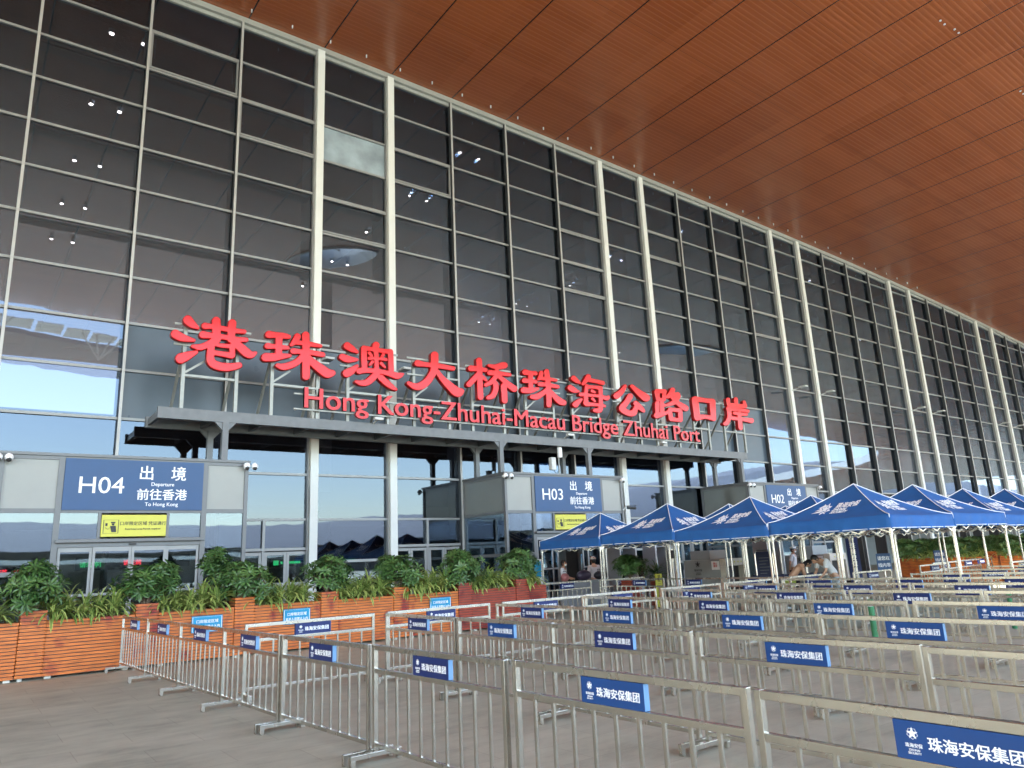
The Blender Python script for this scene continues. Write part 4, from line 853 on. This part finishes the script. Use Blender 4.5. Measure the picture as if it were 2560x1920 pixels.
def spiky_mesh(seed):
    rnd=random.Random(seed); it=[]
    for k in range(64):
        a=rnd.uniform(0,2*PI); el=rnd.uniform(.25,1.45); L_=rnd.uniform(.34,.56); W_=rnd.uniform(.030,.048); tn=rnd.uniform(.2,1)
        base=Vector((rnd.uniform(-.03,.03),rnd.uniform(-.03,.03),rnd.uniform(0,.16))); d=Vector((math.cos(a)*math.cos(el),math.sin(a)*math.cos(el),math.sin(el))); s=d.cross(Vector((0,0,1))).normalized()
        vs=[];ts=[];p=base.copy(); dd=d.copy()
        for i in range(7):
            t=i/6; w=W_*(.55+1.3*t*(1-t)*1.6)*(1 if i<6 else .05)
            u=s.cross(dd); vs+=[tuple(p-s*w*.5+u*w*.25),tuple(p),tuple(p+s*w*.5+u*w*.25)]; ts+=[1*tn,.1,1*tn] if k%3 else [.15,.9*tn,.15]
            p=p+dd*(L_/6); dd=(dd+Vector((0,0,-.30-.12*t))).normalized()
        fs=[]
        for i in range(6): b=i*3; fs+=[(b,b+1,b+4,b+3),(b+1,b+2,b+5,b+4)]
        it.append((vs,fs,ts))
    return leafmesh(it,'leafB','blades'),MB().tube([(0,0,-.05),(0,0,.14)],[.02,.012],6).mesh('stem','bark')
SH=[shrub_mesh(3),shrub_mesh(11,.50,.46,.42,140),shrub_mesh(23,.48,.45,.46,150)]; SP=[spiky_mesh(1),spiky_mesh(2),spiky_mesh(5)]
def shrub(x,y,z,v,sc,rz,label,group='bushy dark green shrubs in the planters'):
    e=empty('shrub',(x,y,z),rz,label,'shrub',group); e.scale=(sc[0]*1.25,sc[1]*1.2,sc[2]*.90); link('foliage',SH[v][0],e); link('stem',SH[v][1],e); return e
def spiky(x,y,z,v,sc,rz,label):
    e=empty('spiky_plant',(x,y,z),rz,label,'plant','striped spiky plants in the planters'); e.scale=(sc,sc,sc); link('blades',SP[v][0],e); link('stem',SP[v][1],e); return e
TALLX=[-.82,1.12,3.06,5.0,6.95,8.82,10.70,12.58]
PN=['leftmost','second from the left','third from the left','fourth from the left','fifth from the left','sixth from the left','seventh from the left','short deep red last']
for i,x in enumerate(TALLX):
    P=PMr if i>=6 else PMo; y=16.9
    nx=TALLX[i+1] if i<7 else x+1.08
    e=empty('slatted_planter',(x,y,0),0,'slatted wooden planter with one raised box, '+PN[i]+' of the row','planter','slatted wooden planters before the hall')
    link('tall_box',P['tall'],e); o=link('trough',P['long'] if i<7 else P['short'],e,(.425,0,0)); o.scale=((nx-x-.425-.012)/(1.5 if i<7 else .66),1,1)
    link('soil',MB().box(.03,.39,.03,.40,1.22,1.232).mesh('soil','soil'),e)
    rs=random.Random(i*7+1)
    if i>0: shrub(x+.21,y+.2,1.20+.33+.05*((i*5)%3),i%3,(1.0+.12*(i==1)+.06*(i in (2,3)),.95,1.05+.2*(i in(1,6))),rs.uniform(0,6),'dark green shrub in the raised box of the '+PN[i]+' planter')
    for j in range(5 if i<7 else 2):
        px=x+.52+(.265*j if i<7 else .28*j)
        spiky(px,y+.16+.1*(j%2),1.03,(i+j)%3,rs.uniform(.95,1.25),rs.uniform(0,6),'striped spiky plant, '+['first','second','third','fourth','fifth'][j]+' one in the '+PN[i]+' planter')
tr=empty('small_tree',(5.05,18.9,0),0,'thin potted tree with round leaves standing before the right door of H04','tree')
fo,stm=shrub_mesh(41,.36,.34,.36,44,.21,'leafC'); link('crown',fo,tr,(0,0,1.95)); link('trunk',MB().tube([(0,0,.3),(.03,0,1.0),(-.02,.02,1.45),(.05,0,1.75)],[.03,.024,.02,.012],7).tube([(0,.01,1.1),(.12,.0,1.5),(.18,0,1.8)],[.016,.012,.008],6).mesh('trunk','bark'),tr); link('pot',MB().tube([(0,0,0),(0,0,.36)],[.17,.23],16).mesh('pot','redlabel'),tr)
# pink orchid-like sprig
e=empty('flowering_plant',(5.95,18.6,0),0,'small pink flowering sprig behind the planters right of the thin tree','plant')
pk=MB(); rr=random.Random(9); pk.tube([(0,0,.3),(.05,0,1.2),(.25,0,1.62)],[.02,.012,.006],6); link('stem',pk.mesh('st','bark'),e); pk=MB()
for i in range(14): pk.sphere((.02+rr.uniform(-.2,.28),rr.uniform(-.1,.1),1.60+rr.uniform(-.12,.06)),.018,6,4)
link('blossom',pk.mesh('bl','pink'),e)
# cyan notices on the planters
for x,l,mi in ((4.12,'left most of three blue notice plates hung on the planter slats',0),(6.05,'middle one of three blue notice plates hung on the planter slats',0),(9.81,'right most of three blue notice plates hung on the planter slats',0)):
    e=empty('notice_plate',(x,16.845,.58),0,l,'sign','blue notice plates on the planters')
    link('plate',MB().box(0,.62,0,.02,0,.33).mesh('plate','cyan',bevel=.004),e)
    fr=MB()
    for p,q in (((.02,.02),(.60,.02)),((.60,.02),(.60,.31)),((.60,.31),(.02,.31)),((.02,.31),(.02,.02))): fr.bar((p[0],-.002,p[1]),(q[0],-.002,q[1]),.010,.003)
    link('lettering',join('plate_lettering',[(fr.mesh('f','wht'),T(0,0,0)),(text('口岸限定区域',.075,'CENTER',.001),upright(.31,-.003,.19)),(text('无关人员禁止入内',.065,'CENTER',.001),upright(.31,-.003,.09))]),e)
# far planters on the right, running away from the camera
for i,(x,y) in enumerate(((33.7,16.8),(33.75,14.8),(33.8,12.8))):
    lab=['left and furthest','middle','right and nearest'][i]
    e=empty('slatted_planter',(x,y,0),-PI/2,'orange slatted planter under the right hand tents, '+lab+' of the far group','planter','far slatted planters'); link('trough',PMo['long'],e); link('tall_box',PMo['tall'],e,(1.51,0,0))
    for j in range(3): 
        shrub(x+.25,y-.3-.6*j,1.45,j%3,(1.25,1.0,1.0),j*2.1,f'dark shrub in the {lab} far orange planter, '+['left one','middle one','right one'][j],'far shrubs')
    for j in range(3): spiky(x-.02,y-.2-.6*j,1.0,j,1.1,j*1.7,f'striped spiky plant in the {lab} far orange planter, '+['left one','middle one','right one'][j])
# bush in red box before the gates
e=empty('slatted_planter',(17.75,17.6,0),0,'square red slatted planter box under the dense bush before the grey gates','planter'); mb=MB(); slat_box(-.24,.24,-.24,.24,.03,.98,mb); link('box',mb.mesh('box',['woodred','dark']),e)
shrub(17.72,17.6,1.38,0,(1.0,.95,.85),.4,'dense dark bush in the square red box before the grey gates','single bushes')
e=empty('slatted_planter',(19.75,18.3,0),0,'small red pot planter with a fern behind the yellow post sign','planter'); mb=MB(); slat_box(-.18,.18,-.18,.18,.03,.85,mb); link('box',mb.mesh('box',['woodred','dark']),e)
f_=spiky(19.75,18.3,.86,1,1.25,0,'dark green fern behind the yellow post sign'); f_['group']='ferns'
for c in f_.children:
    if c.name.startswith('blades'): c.data=c.data.copy(); c.data.materials[0]=M['leafA']
# yellow post sign
e=empty('post_sign',(18.95,17.5,0),RAD(-12),'tall narrow yellow post sign with black Chinese characters before the gates','sign')
link('panel',MB().box(-.13,.13,-.02,.02,.04,1.10).mesh('p','yellow',bevel=.004),e); link('base',MB().box(-.18,.18,-.15,.15,0,.04).mesh('b','dark'),e)
link('lettering',join('l',[(text('\n'.join('请在一米线外等候'),.118,'CENTER',.0015,mat_='black',line=1.02),upright(0,-.023,.97))]),e)
# standing blue text signs
for (x,y,z,s,l) in ((21.4,11.1,1.23,1,'blue stand sign with white characters before the middle tent leg'),(28.0,12.5,1.18,1,'blue stand sign with white characters before the far orange planters')):
    e=empty('stand_sign',(x,y,0),RAD(-38),l,'sign','blue stand signs'); link('board',MB().box(-.2,.2,-.012,.012,z-.24,z+.24).mesh('b','portsign',bevel=.003),e)
    link('pole',MB().tube([(0,.02,0),(0,.02,z-.2)],.018,8).tube([(0,.02,0),(0,.02,.02)],.16,16).mesh('p','steel2'),e); link('lettering',join('l',[(text('请您在',.12,'CENTER',.002),upright(0,-.014,z+.06)),(text('线内等',.12,'CENTER',.002),upright(0,-.014,z-.13))]),e)

# ------------------------------------------------------------------ security equipment
def gate(x,y,l):
    e=empty('metal_detector_gate',(x,y,0),0,l,'metal detector','walk-through gates')
    for dx in (0,.78):
        link('side_panel',MB().box(dx-.04,dx+.04,0,.62,.0,2.2).mesh('gp','ggate',bevel=.008),e); link('light_strip',MB().box(dx-.03,dx+.03,-.012,.0,.1,2.15).mesh('gs','lightgrey'),e)
    link('header',MB().box(.041,.739,.12,.5,1.98,2.18).mesh('gh','ggate',bevel=.01),e); link('display',MB().box(.25,.55,.11,.119,2.02,2.13).mesh('gd','ledr' if False else 'black'),e)
for x,y,l in ((18.85,19.1,'left one of the two grey walk-through gates by the bush'),(20.55,19.0,'right one of the two grey walk-through gates, next to the logo cabinet'),(24.3,16.9,'third grey walk-through gate behind the officer with the white cap')): gate(x,y,l)
def scanner(x,y,rz,l):
    e=empty('xray_scanner',(x,y,0),rz,l,'baggage scanner','baggage scanners')   # long axis +Y, front end at y=0
    link('housing',MB().box(0,1.1,.25,1.9,.35,1.45).box(.05,1.05,.7,1.6,1.451,1.78).box(.02,1.08,.3,1.85,0,.349).mesh('h','grey',bevel=.02),e)
    link('tunnel',MB().box(.12,.98,.245,.252,.52,1.2).mesh('t','black'),e); link('hood',MB().box(-.02,1.12,.0,.249,1.22,1.47).mesh('hd','cream',bevel=.02),e)
    for xx in (-.02,1.02): link('hood_side',MB().box(xx,xx+.1,.0,.24,.5,1.219).mesh('hs','cream',bevel=.01),e)
    link('conveyor',MB().box(.12,.98,-.7,.24,.42,.50).box(.15,.2,-.65,-.6,0,.42).box(.9,.95,-.65,-.6,0,.42).mesh('cv','black'),e)
    b=MB(); 
    for i,xx in enumerate((.3,.5,.7,.88)): b.tube([(xx,-.01,1.35),(xx,.005,1.35)],.03,10)
    link('button_row',b.mesh('bt','yellow'),e)
    lg=join('l',[(emblem(.12,.002,'black'),T(0,0,1.30)),(text('珠海安保',.09,'CENTER',.001,mat_='black'),upright(0,-.002,1.06)),(text('ZHUHAI\nSECURITY',.055,'CENTER',.001,mat_='black'),upright(0,-.002,.98))])
    lg.transform(T(-.003,1.25,0)@Matrix.Rotation(-PI/2,4,'Z')); link('lettering',lg,e)
    pr=MB().box(-.012,.0,.28,.62,1.1,1.40).mesh('ps','wht'); o=link('notice',pr,e); pt=join('pt',[(text('禁止\n携带',.085,'CENTER',.002,mat_='redlabel'),upright(0,-.002,1.28))]); pt.transform(T(-.0125,.45,0)@Matrix.Rotation(-PI/2,4,'Z')); link('lettering',pt,o)
scanner(21.9,17.0,0,'grey baggage scanner with a dark star emblem on its side, left one of two'); scanner(25.9,15.4,0,'grey baggage scanner behind the bending couple, right one of two')
# operator monitor pole near first scanner
e=empty('monitor_stand',(21.3,18.9,0),RAD(-50),'small monitor on a pole left of the logo cabinet','monitor'); link('pole',MB().tube([(0,0,0),(0,0,1.9)],.03,8).mesh('p','steel2'),e); link('screen',MB().box(-.16,.16,-.05,.0,1.55,1.85).mesh('s','black',bevel=.01),e)
# notice boards
for x,y,l in ((21.9,15.4,'dark blue framed notice board left of the officer'),):
    e=empty('notice_board',(x,y,0),RAD(-45),l,'notice board'); link('board',MB().box(-.26,.26,-.015,.015,.45,1.66).mesh('b','belt',bevel=.004),e)
    fr=MB().tube([(-.29,0,0),(-.29,0,1.60),(-.22,0,1.70),(.22,0,1.70),(.29,0,1.60),(.29,0,0)],.018,8); link('frame',fr.mesh('f','steel2'),e)
    ln=MB()
    for i in range(6): ln.box(-.18,.18-.07*(i%3),-.018,-.016,1.45-.10*i,1.458-.10*i)
    link('print',ln.mesh('pr','panel'),e)
e=empty('banner_stand',(24.3,13.6,0),RAD(-40),'narrow navy banner with white characters beside the tent leg','banner'); link('banner',MB().box(-.2,.2,-.01,.01,.05,2.0).mesh('b','navy'),e); link('base',MB().box(-.25,.25,-.1,.1,0,.05).mesh('ba','steel2'),e); link('lettering',join('l',[(text('\n'.join('珠海安保集团'),.2,'CENTER',.003),upright(0,-.012,1.65))]),e)
# belt stanchions
st=[(19.31,13.99),(20.0,13.48),(20.69,12.97),(21.3,12.6)]
for i,(x,y) in enumerate(st):
    e=empty('belt_stanchion',(x,y,0),0,'silver belt post, '+['leftmost of four before the officer','second from the left of four','third from the left of four','rightmost of four beside the bending man'][i],'belt post','belt posts'); link('post',MB().tube([(0,0,.02),(0,0,.98)],.032,12).tube([(0,0,0),(0,0,.025)],.17,20).mesh('p','steel2'),e); link('head',MB().tube([(0,0,.90),(0,0,1.0)],.042,12).mesh('h','belt'),e)
    if i<3: dx,dy=st[i+1][0]-x,st[i+1][1]-y; link('belt',MB().bar((.03,0,.95),(dx-.03,dy,.95),.004,.06).mesh('b','belt'),e)
for x,y,l in ((14.1,7.7,'green post among the right hand queue rows, left one'),(17.0,6.4,'green post among the right hand queue rows, right one')):
    e=empty('green_post',(x,y,0),0,l,'post','green posts'); link('tube',MB().tube([(0,0,0),(0,0,.72)],.055,14).mesh('t','green'),e); link('band',MB().tube([(0,0,.40),(0,0,.42)],.057,14).tube([(0,0,.60),(0,0,.62)],.057,14).mesh('b','wht'),e)
# luggage
def case(name,x,y,z,s,m,rz,l,cat):
    e=empty(name,(x,y,z),rz,l,cat); mb=MB().sphere((0,0,s[2]/2),.5,16,10,sc=(s[0],s[1],s[2])); 
    for i,v in enumerate(mb.v): mb.v[i]=(v[0],v[1],max(0,v[2]))
    link('body',mb.mesh('b',m,smooth=True),e); link('handle',MB().tube([(-.1,0,s[2]*.97),(-.08,0,s[2]+.06),(.08,0,s[2]+.06),(.1,0,s[2]*.97)],.012,6).mesh('h','black'),e)
for x,y,l in ((16.9,19.4,'low grey inspection table holding the luggage behind the planter row'),):
    e=empty('inspection_table',(x,y,0),0,l,'table'); link('tabletop',MB().box(-.9,1.3,-.35,.35,.92,.98).mesh('tt','grey',bevel=.006),e); link('front_panel',MB().box(-.88,1.28,-.33,-.30,.1,.92).mesh('fp','ggate'),e)
    for dx in (-.85,1.25):
        for dy in (-.28,.3): link('leg',MB().box(dx-.025,dx+.025,dy-.025,dy+.025,0,.92).mesh('lg','steel2'),e)
case('suitcase',17.3,19.35,.98,(.62,.32,.34),'bag2',0,'dark violet suitcase lying on the inspection table','suitcase'); case('backpack',18.0,19.35,.98,(.5,.32,.28),'bag',.3,'black backpack lying right of the violet suitcase','bag'); case('handbag',16.45,19.35,.98,(.34,.25,.28),'pink',.2,'pink bag left of the violet suitcase','bag')
e=empty('poster_board',(15.95,20.3,0),0,'white poster board with blue and red print left of the pink bag','poster'); link('poster',MB().box(-.3,.3,-.01,.01,.75,1.75).mesh('p','wht'),e); link('print',MB().box(-.26,.26,-.013,-.011,1.15,1.68).mesh('pr','cyan'),e); link('print',MB().prism([(-.26,.8),(.26,.8),(.1,1.1),(-.05,.95),(-.2,1.05)],-.013,-.011).mesh('pr2','redlabel'),e); link('stand',MB().bar((0,.02,0),(0,.02,.75),.05).box(-.2,.2,-.15,.15,0,.02).mesh('s','steel2'),e)

# ------------------------------------------------------------------ people (grown from a jointed skeleton)
def skin(verts,edges,sub=2):
    me=bpy.data.meshes.new('s'); me.from_pydata([v[0] for v in verts],edges,[]); o=bpy.data.objects.new('s',me); COL.objects.link(o)
    md=o.modifiers.new('k','SKIN'); 
    for i,v in enumerate(verts):
        r=v[1]; r=(r,r) if not isinstance(r,tuple) else r
        me.skin_vertices[0].data[i].radius=r; me.skin_vertices[0].data[i].use_root=(i==0)
    sb=o.modifiers.new('u','SUBSURF'); sb.levels=sub; sb.render_levels=sub
    bpy.context.view_layer.update(); out=bpy.data.meshes.new_from_object(o.evaluated_get(bpy.context.evaluated_depsgraph_get())); bpy.data.objects.remove(o)
    out.polygons.foreach_set('use_smooth',[True]*len(out.polygons)); return out
def person(loc,rz,label,pose='stand',shirt='shirt',lower='pants',cap=None,mask=True,longhair=False,arms='down',hgt=1.70,sleeves=.5,shorts=False,dress=False):
    k=hgt/1.72; e=empty('person',loc,rz,label,'person'); e.scale=(k,k,k)
    hip=Vector((0,0,.92)); 
    if pose=='stand': sp=[Vector((0,0,.92)),Vector((0,0,1.08)),Vector((0,0,1.26)),Vector((0,.0,1.42))]; nk=Vector((0,-.01,1.50)); hd=Vector((0,-.03,1.61)); fwd=Vector((0,-1,0)); upv=Vector((0,0,1))
    else: sp=[Vector((0,0,.92)),Vector((0,-.10,1.08)),Vector((0,-.24,1.24)),Vector((0,-.37,1.35))]; nk=Vector((0,-.44,1.385)); hd=Vector((0,-.56,1.39)); fwd=Vector((0,-.6,-.8)); upv=Vector((0,-.85,.35)).normalized()
    shl=[sp[3]+Vector((s*.18,0,.0)) for s in (-1,1)]
    if arms=='down': el=[shl[i]+Vector((s*.06,.02,-.29)) for i,s in enumerate((-1,1))]; wr=[el[i]+Vector((s*-.01,-.08,-.24)) for i,s in enumerate((-1,1))]
    elif arms=='back': el=[shl[i]+Vector((s*.07,.08,-.28)) for i,s in enumerate((-1,1))]; wr=[el[i]+Vector((s*-.12,.06,-.20)) for i,s in enumerate((-1,1))]
    elif arms=='front': el=[shl[i]+Vector((s*.06,-.04,-.27)) for i,s in enumerate((-1,1))]; wr=[el[i]+Vector((s*-.05,-.22,-.06)) for i,s in enumerate((-1,1))]
    else: el=[shl[i]+Vector((s*.03,-.05,-.27)) for i,s in enumerate((-1,1))]; wr=[el[i]+Vector((s*-.06,-.16,-.17)) for i,s in enumerate((-1,1))]
    kn=[Vector((s*.10,-.03 if pose=='stand' else -.01,.49)) for s in (-1,1)]; an=[Vector((s*.11,.02,.09)) for s in (-1,1)]
    V=[(hip,(.135,.10)),(sp[1],(.12,.088)),(sp[2],(.145,.10)),(sp[3],(.13,.085)),(nk,.052),(nk+(hd-nk)*.45,.06)]
    E=[(0,1),(1,2),(2,3),(3,4),(4,5)]
    def chain(start,pts):
        p=start
        for q,r in pts: V.append((q,r)); E.append((p,len(V)-1)); p=len(V)-1
        return p
    for i,s in enumerate((-1,1)):
        a=chain(3,[(shl[i],.058),((shl[i]+el[i])/2,.047),(el[i],.038),((el[i]+wr[i])/2,.036),(wr[i],.026),(wr[i]+(wr[i]-el[i]).normalized()*.055,(.038,.018))])
        d=(wr[i]-el[i]).normalized(); c=V[a][0]; side=d.cross(Vector((0,1,0.3))).normalized()
        for f in range(4): 
            b=c+side*(.026-.0175*f); chain(a,[(b+d*.03,.009),(b+d*(.062-.004*abs(f-1))+Vector((0,-.008,0)),.008)])
        chain(a,[(c-side*-.036*s+d*.0+Vector((0,-.012,0)),.010)])
        chain(0,[(Vector((s*.09,0,.85)),.088),((kn[i]+Vector((s*.09,0,.85)))/2,.075),(kn[i],.055),((kn[i]*.55+an[i]*.45)+Vector((0,.02,0)),.052),(an[i],.035),(an[i]+Vector((0,-.03,-.04)),.038),(an[i]+Vector((s*.015,-.15,-.06)),(.036,.024))])
    body=skin(V,E)
    # head with face, joined into the body mesh
    q=fwd; side=q.cross(upv).normalized(); up2=side.cross(q).normalized()
    Rm=Matrix((( *(-side),),( *(-q),),( *up2,))).transposed().to_4x4()
    h=MB().sphere((0,0,.0),.1,18,14,sc=(.78,.93,1.18)); 
    for i,v in enumerate(h.v):
        x,y,z=v
        if z<-.02: x*=1-.9*(-.02-z)*2.2; y=y*(1-.5*(-.02-z)) 
        h.v[i]=(x,y,z)
    h.prism([(-.014,-.03),(.014,-.03),(.006,.02),(-.006,.02)],-.118,-.07); 
    for s in (-1,1): h.sphere((s*.08,.005,-.005),.022,8,6,sc=(.4,.8,1.25))
    hm=h.mesh('head','skin',smooth=True); body.materials.clear(); body.materials.append(M['skin'])
    mxh=T(*hd)@Rm; body2=join('body',[(body,T(0,0,0)),(hm,mxh)]); body2.polygons.foreach_set('use_smooth',[True]*len(body2.polygons)); link('body',body2,e)
    ey=MB(); 
    for s in (-1,1): ey.sphere((s*.03,-.088,.012),.0095,8,6)
    ey.box(-.02,.02,-.094,-.088,-.062,-.056); o=link('face_details',ey.mesh('ey','hair'),e); o.matrix_local=mxh
    hr=MB().sphere((0,.012,.022),.108,18,12,sc=(.80,.95,1.08)); hr.v=[(x,y if not (y<-.045 and z<.065) else -.045,z if z>-.065 else -.065+(z+.065)*.1) for x,y,z in hr.v]
    if longhair: hr.sphere((0,.05,-.10),.12,14,10,sc=(.85,.6,1.5))
    o=link('hair',hr.mesh('hr','hair',smooth=True),e); o.matrix_local=mxh
    if mask: o=link('mask',MB().sphere((0,-.055,-.045),.062,12,8,sc=(.85,.85,.72)).mesh('mk','mask',smooth=True),e); o.matrix_local=mxh
    if cap:
        cp=MB().tube([(0,0,.045),(0,0,.075),(0,.0,.115),(0,.01,.14)],[.09,.102,.122,.085],18).prism([(-.075,.055),(.075,.055),(.06,.045),(-.06,.045)],-.16,-.08); o=link('cap',cp.mesh('cp',cap,smooth=False),e); o.matrix_local=mxh
        o=link('cap_band',MB().tube([(0,0,.043),(0,0,.068)],[.0955,.103],18).mesh('cb','belt'),e); o.matrix_local=mxh
    # shirt
    g=.012; V=[(sp[0]+Vector((0,0,.04 if pose=='stand' else .02)),(.150,.115)),(sp[1],(.140,.108)),(sp[2],(.160,.118)),(sp[3],(.142,.098)),((sp[3]*.5+nk*.5),(.075,.07))]; E=[(0,1),(1,2),(2,3),(3,4)]
    if dress: V=[(Vector((0,0,.55)),(.26,.22)),(Vector((0,0,.75)),(.22,.18))]+V; E=[(i,i+1) for i in range(len(V)-1)]
    b=len(V)-2
    for i,s in enumerate((-1,1)):
        V.append((shl[i],.074)); E.append((b,len(V)-1)); V.append((shl[i]+(el[i]-shl[i])*sleeves,.066)); E.append((len(V)-2,len(V)-1)); V.append((shl[i]+(el[i]-shl[i])*(sleeves+.22),.070)); E.append((len(V)-2,len(V)-1))
    me=skin(V,E); me.materials.append(M[shirt]); link('dress' if dress else 'shirt',me,e)
    if not dress:
        V=[(Vector((0,0.005,.93)),(.148,.112))]; E=[]
        for i,s in enumerate((-1,1)):
            p=0; pts=[(Vector((s*.092,0,.84)),.102),((kn[i]+Vector((s*.09,0,.85)))/2,.092)]
            pts+= [] if shorts else [(kn[i],.076),((kn[i]+an[i])/2,.072),(an[i]+Vector((0,0,.02)),.066)]
            for q_,r in pts: V.append((q_,r)); E.append((p,len(V)-1)); p=len(V)-1
        me=skin(V,E); me.materials.append(M[lower]); link('trousers' if not shorts else 'shorts',me,e)
    sh=MB()
    for s in (-1,1): sh.sphere((s*.118,-.06,.045),.09,12,8,sc=(.5,1.45,.5))
    link('shoes',sh.mesh('sh','black',smooth=True),e); return e
person((17.2,20.3,0),RAD(35),'person in a white shirt and face mask behind the luggage table','stand','shirt','pants',None,True,False,'front',1.66)
person((18.75,20.4,0),RAD(160),'person in pale uniform shirt and white cap seen from behind, hands at the hips','stand','shirt2','pants','wht',True,False,'down',1.70)
person((19.35,19.9,0),RAD(170),'person in a patterned reddish dress partly hidden by the bush','stand','floral','pants',None,False,True,'down',1.58,dress=True)
person((25.1,16.4,0),RAD(20),'person in white uniform shirt, dark tie and white cap standing with hands behind the back','stand','shirt','pants','wht',True,False,'back',1.76)
person((19.4,11.45,0),RAD(-114),'person in a white T-shirt and light trousers bending forward','bend','shirt','jeans',None,False,False,'reach',1.74,sleeves=.55)
person((18.85,12.5,0),RAD(37),'person with long black hair and lime shorts bending forward left of the man in white','bend','skin','lime',None,False,True,'reach',1.60,sleeves=.1,shorts=True)

# ------------------------------------------------------------------ glazed fringe hung off the roof edge (seen mirrored top left)
ec=empty('glazed_fringe',(-10,-20,20.6),0,'pale glazed fringe and struts along the open roof edge, mirrored in the left glass','canopy')
fx=[-44+2.0*i for i in range(29)]
for x in fx:
    link('glass_panel',MB().box(x+10-.88,x+10+.88,ye(x)+20-3.6,ye(x)+20-1.0,.35,.40).mesh('fp','wht'),ec)
    if int(x/2)%4==0:
        m=MB()
        for dx in (-1.6,-.6,.6,1.6): m.tube([(x+10,ye(x)+20-4.6,-.9),(x+10+dx,ye(x)+20-1.2,.34)],.07,6)
        link('branch_strut',m.mesh('bs','lightgrey'),ec)
m=MB()
for i in range(len(fx)-1):
    a,b=fx[i],fx[i+1]; n=len(m.v)
    for x in (a,b): m.v+=[(x+10,ye(x)+20-4.6,.1),(x+10,ye(x)+20-12.5,-.5),(x+10,ye(x)+20-4.6,.5),(x+10,ye(x)+20-12.5,-.1)]
    m.f+=[(n,n+1,n+5,n+4),(n+2,n+6,n+7,n+3),(n,n+4,n+6,n+2),(n+1,n+3,n+7,n+5)]; m.mi+=[0]*4
link('edge_band',m.mesh('eb','beam'),ec)

# ------------------------------------------------------------------ building across the plaza (seen mirrored in the glass)
op=empty('opposite_terminal',(0,-80,0),0,'long pale grey wavy roofed building across the plaza, mirrored in the glass','building')
HX=[-200,-60,0,30,52,65,100,130,150,175,200,215,230,245,270,320,400]; HZ=[7,9,9.5,8.5,9.2,10.5,12.5,15.5,18.5,21.5,24,26.5,28.5,30,29,26,22]
xs=list(np.linspace(-200,400,121)); mb=MB(); hz=lambda x: float(np.mean([np.interp(x+d,HX,HZ) for d in (-10,-5,0,5,10)]))
for x in xs: z=hz(x); mb.v+=[(x,0,z*.55),(x,-6,z),(x,-40,z+1),(x,-40,0)]
for i in range(len(xs)-1):
    for j in range(3): a=i*4+j; mb.f.append((a,a+4,a+5,a+1)); mb.mi.append(0)
link('roof',mb.mesh('roof','far',smooth=True),op)
mb=MB()
for x in xs: z=hz(x); mb.v+=[(x,-5,0),(x,-5,z*.55+.2)]
for i in range(len(xs)-1): a=i*2; mb.f.append((a,a+2,a+3,a+1)); mb.mi.append(0)
link('wall',mb.mesh('wall','int'),op)
link('fascia',MB().box(-200,400,-1,.2,3.4,4.0).mesh('fascia','white'),op)
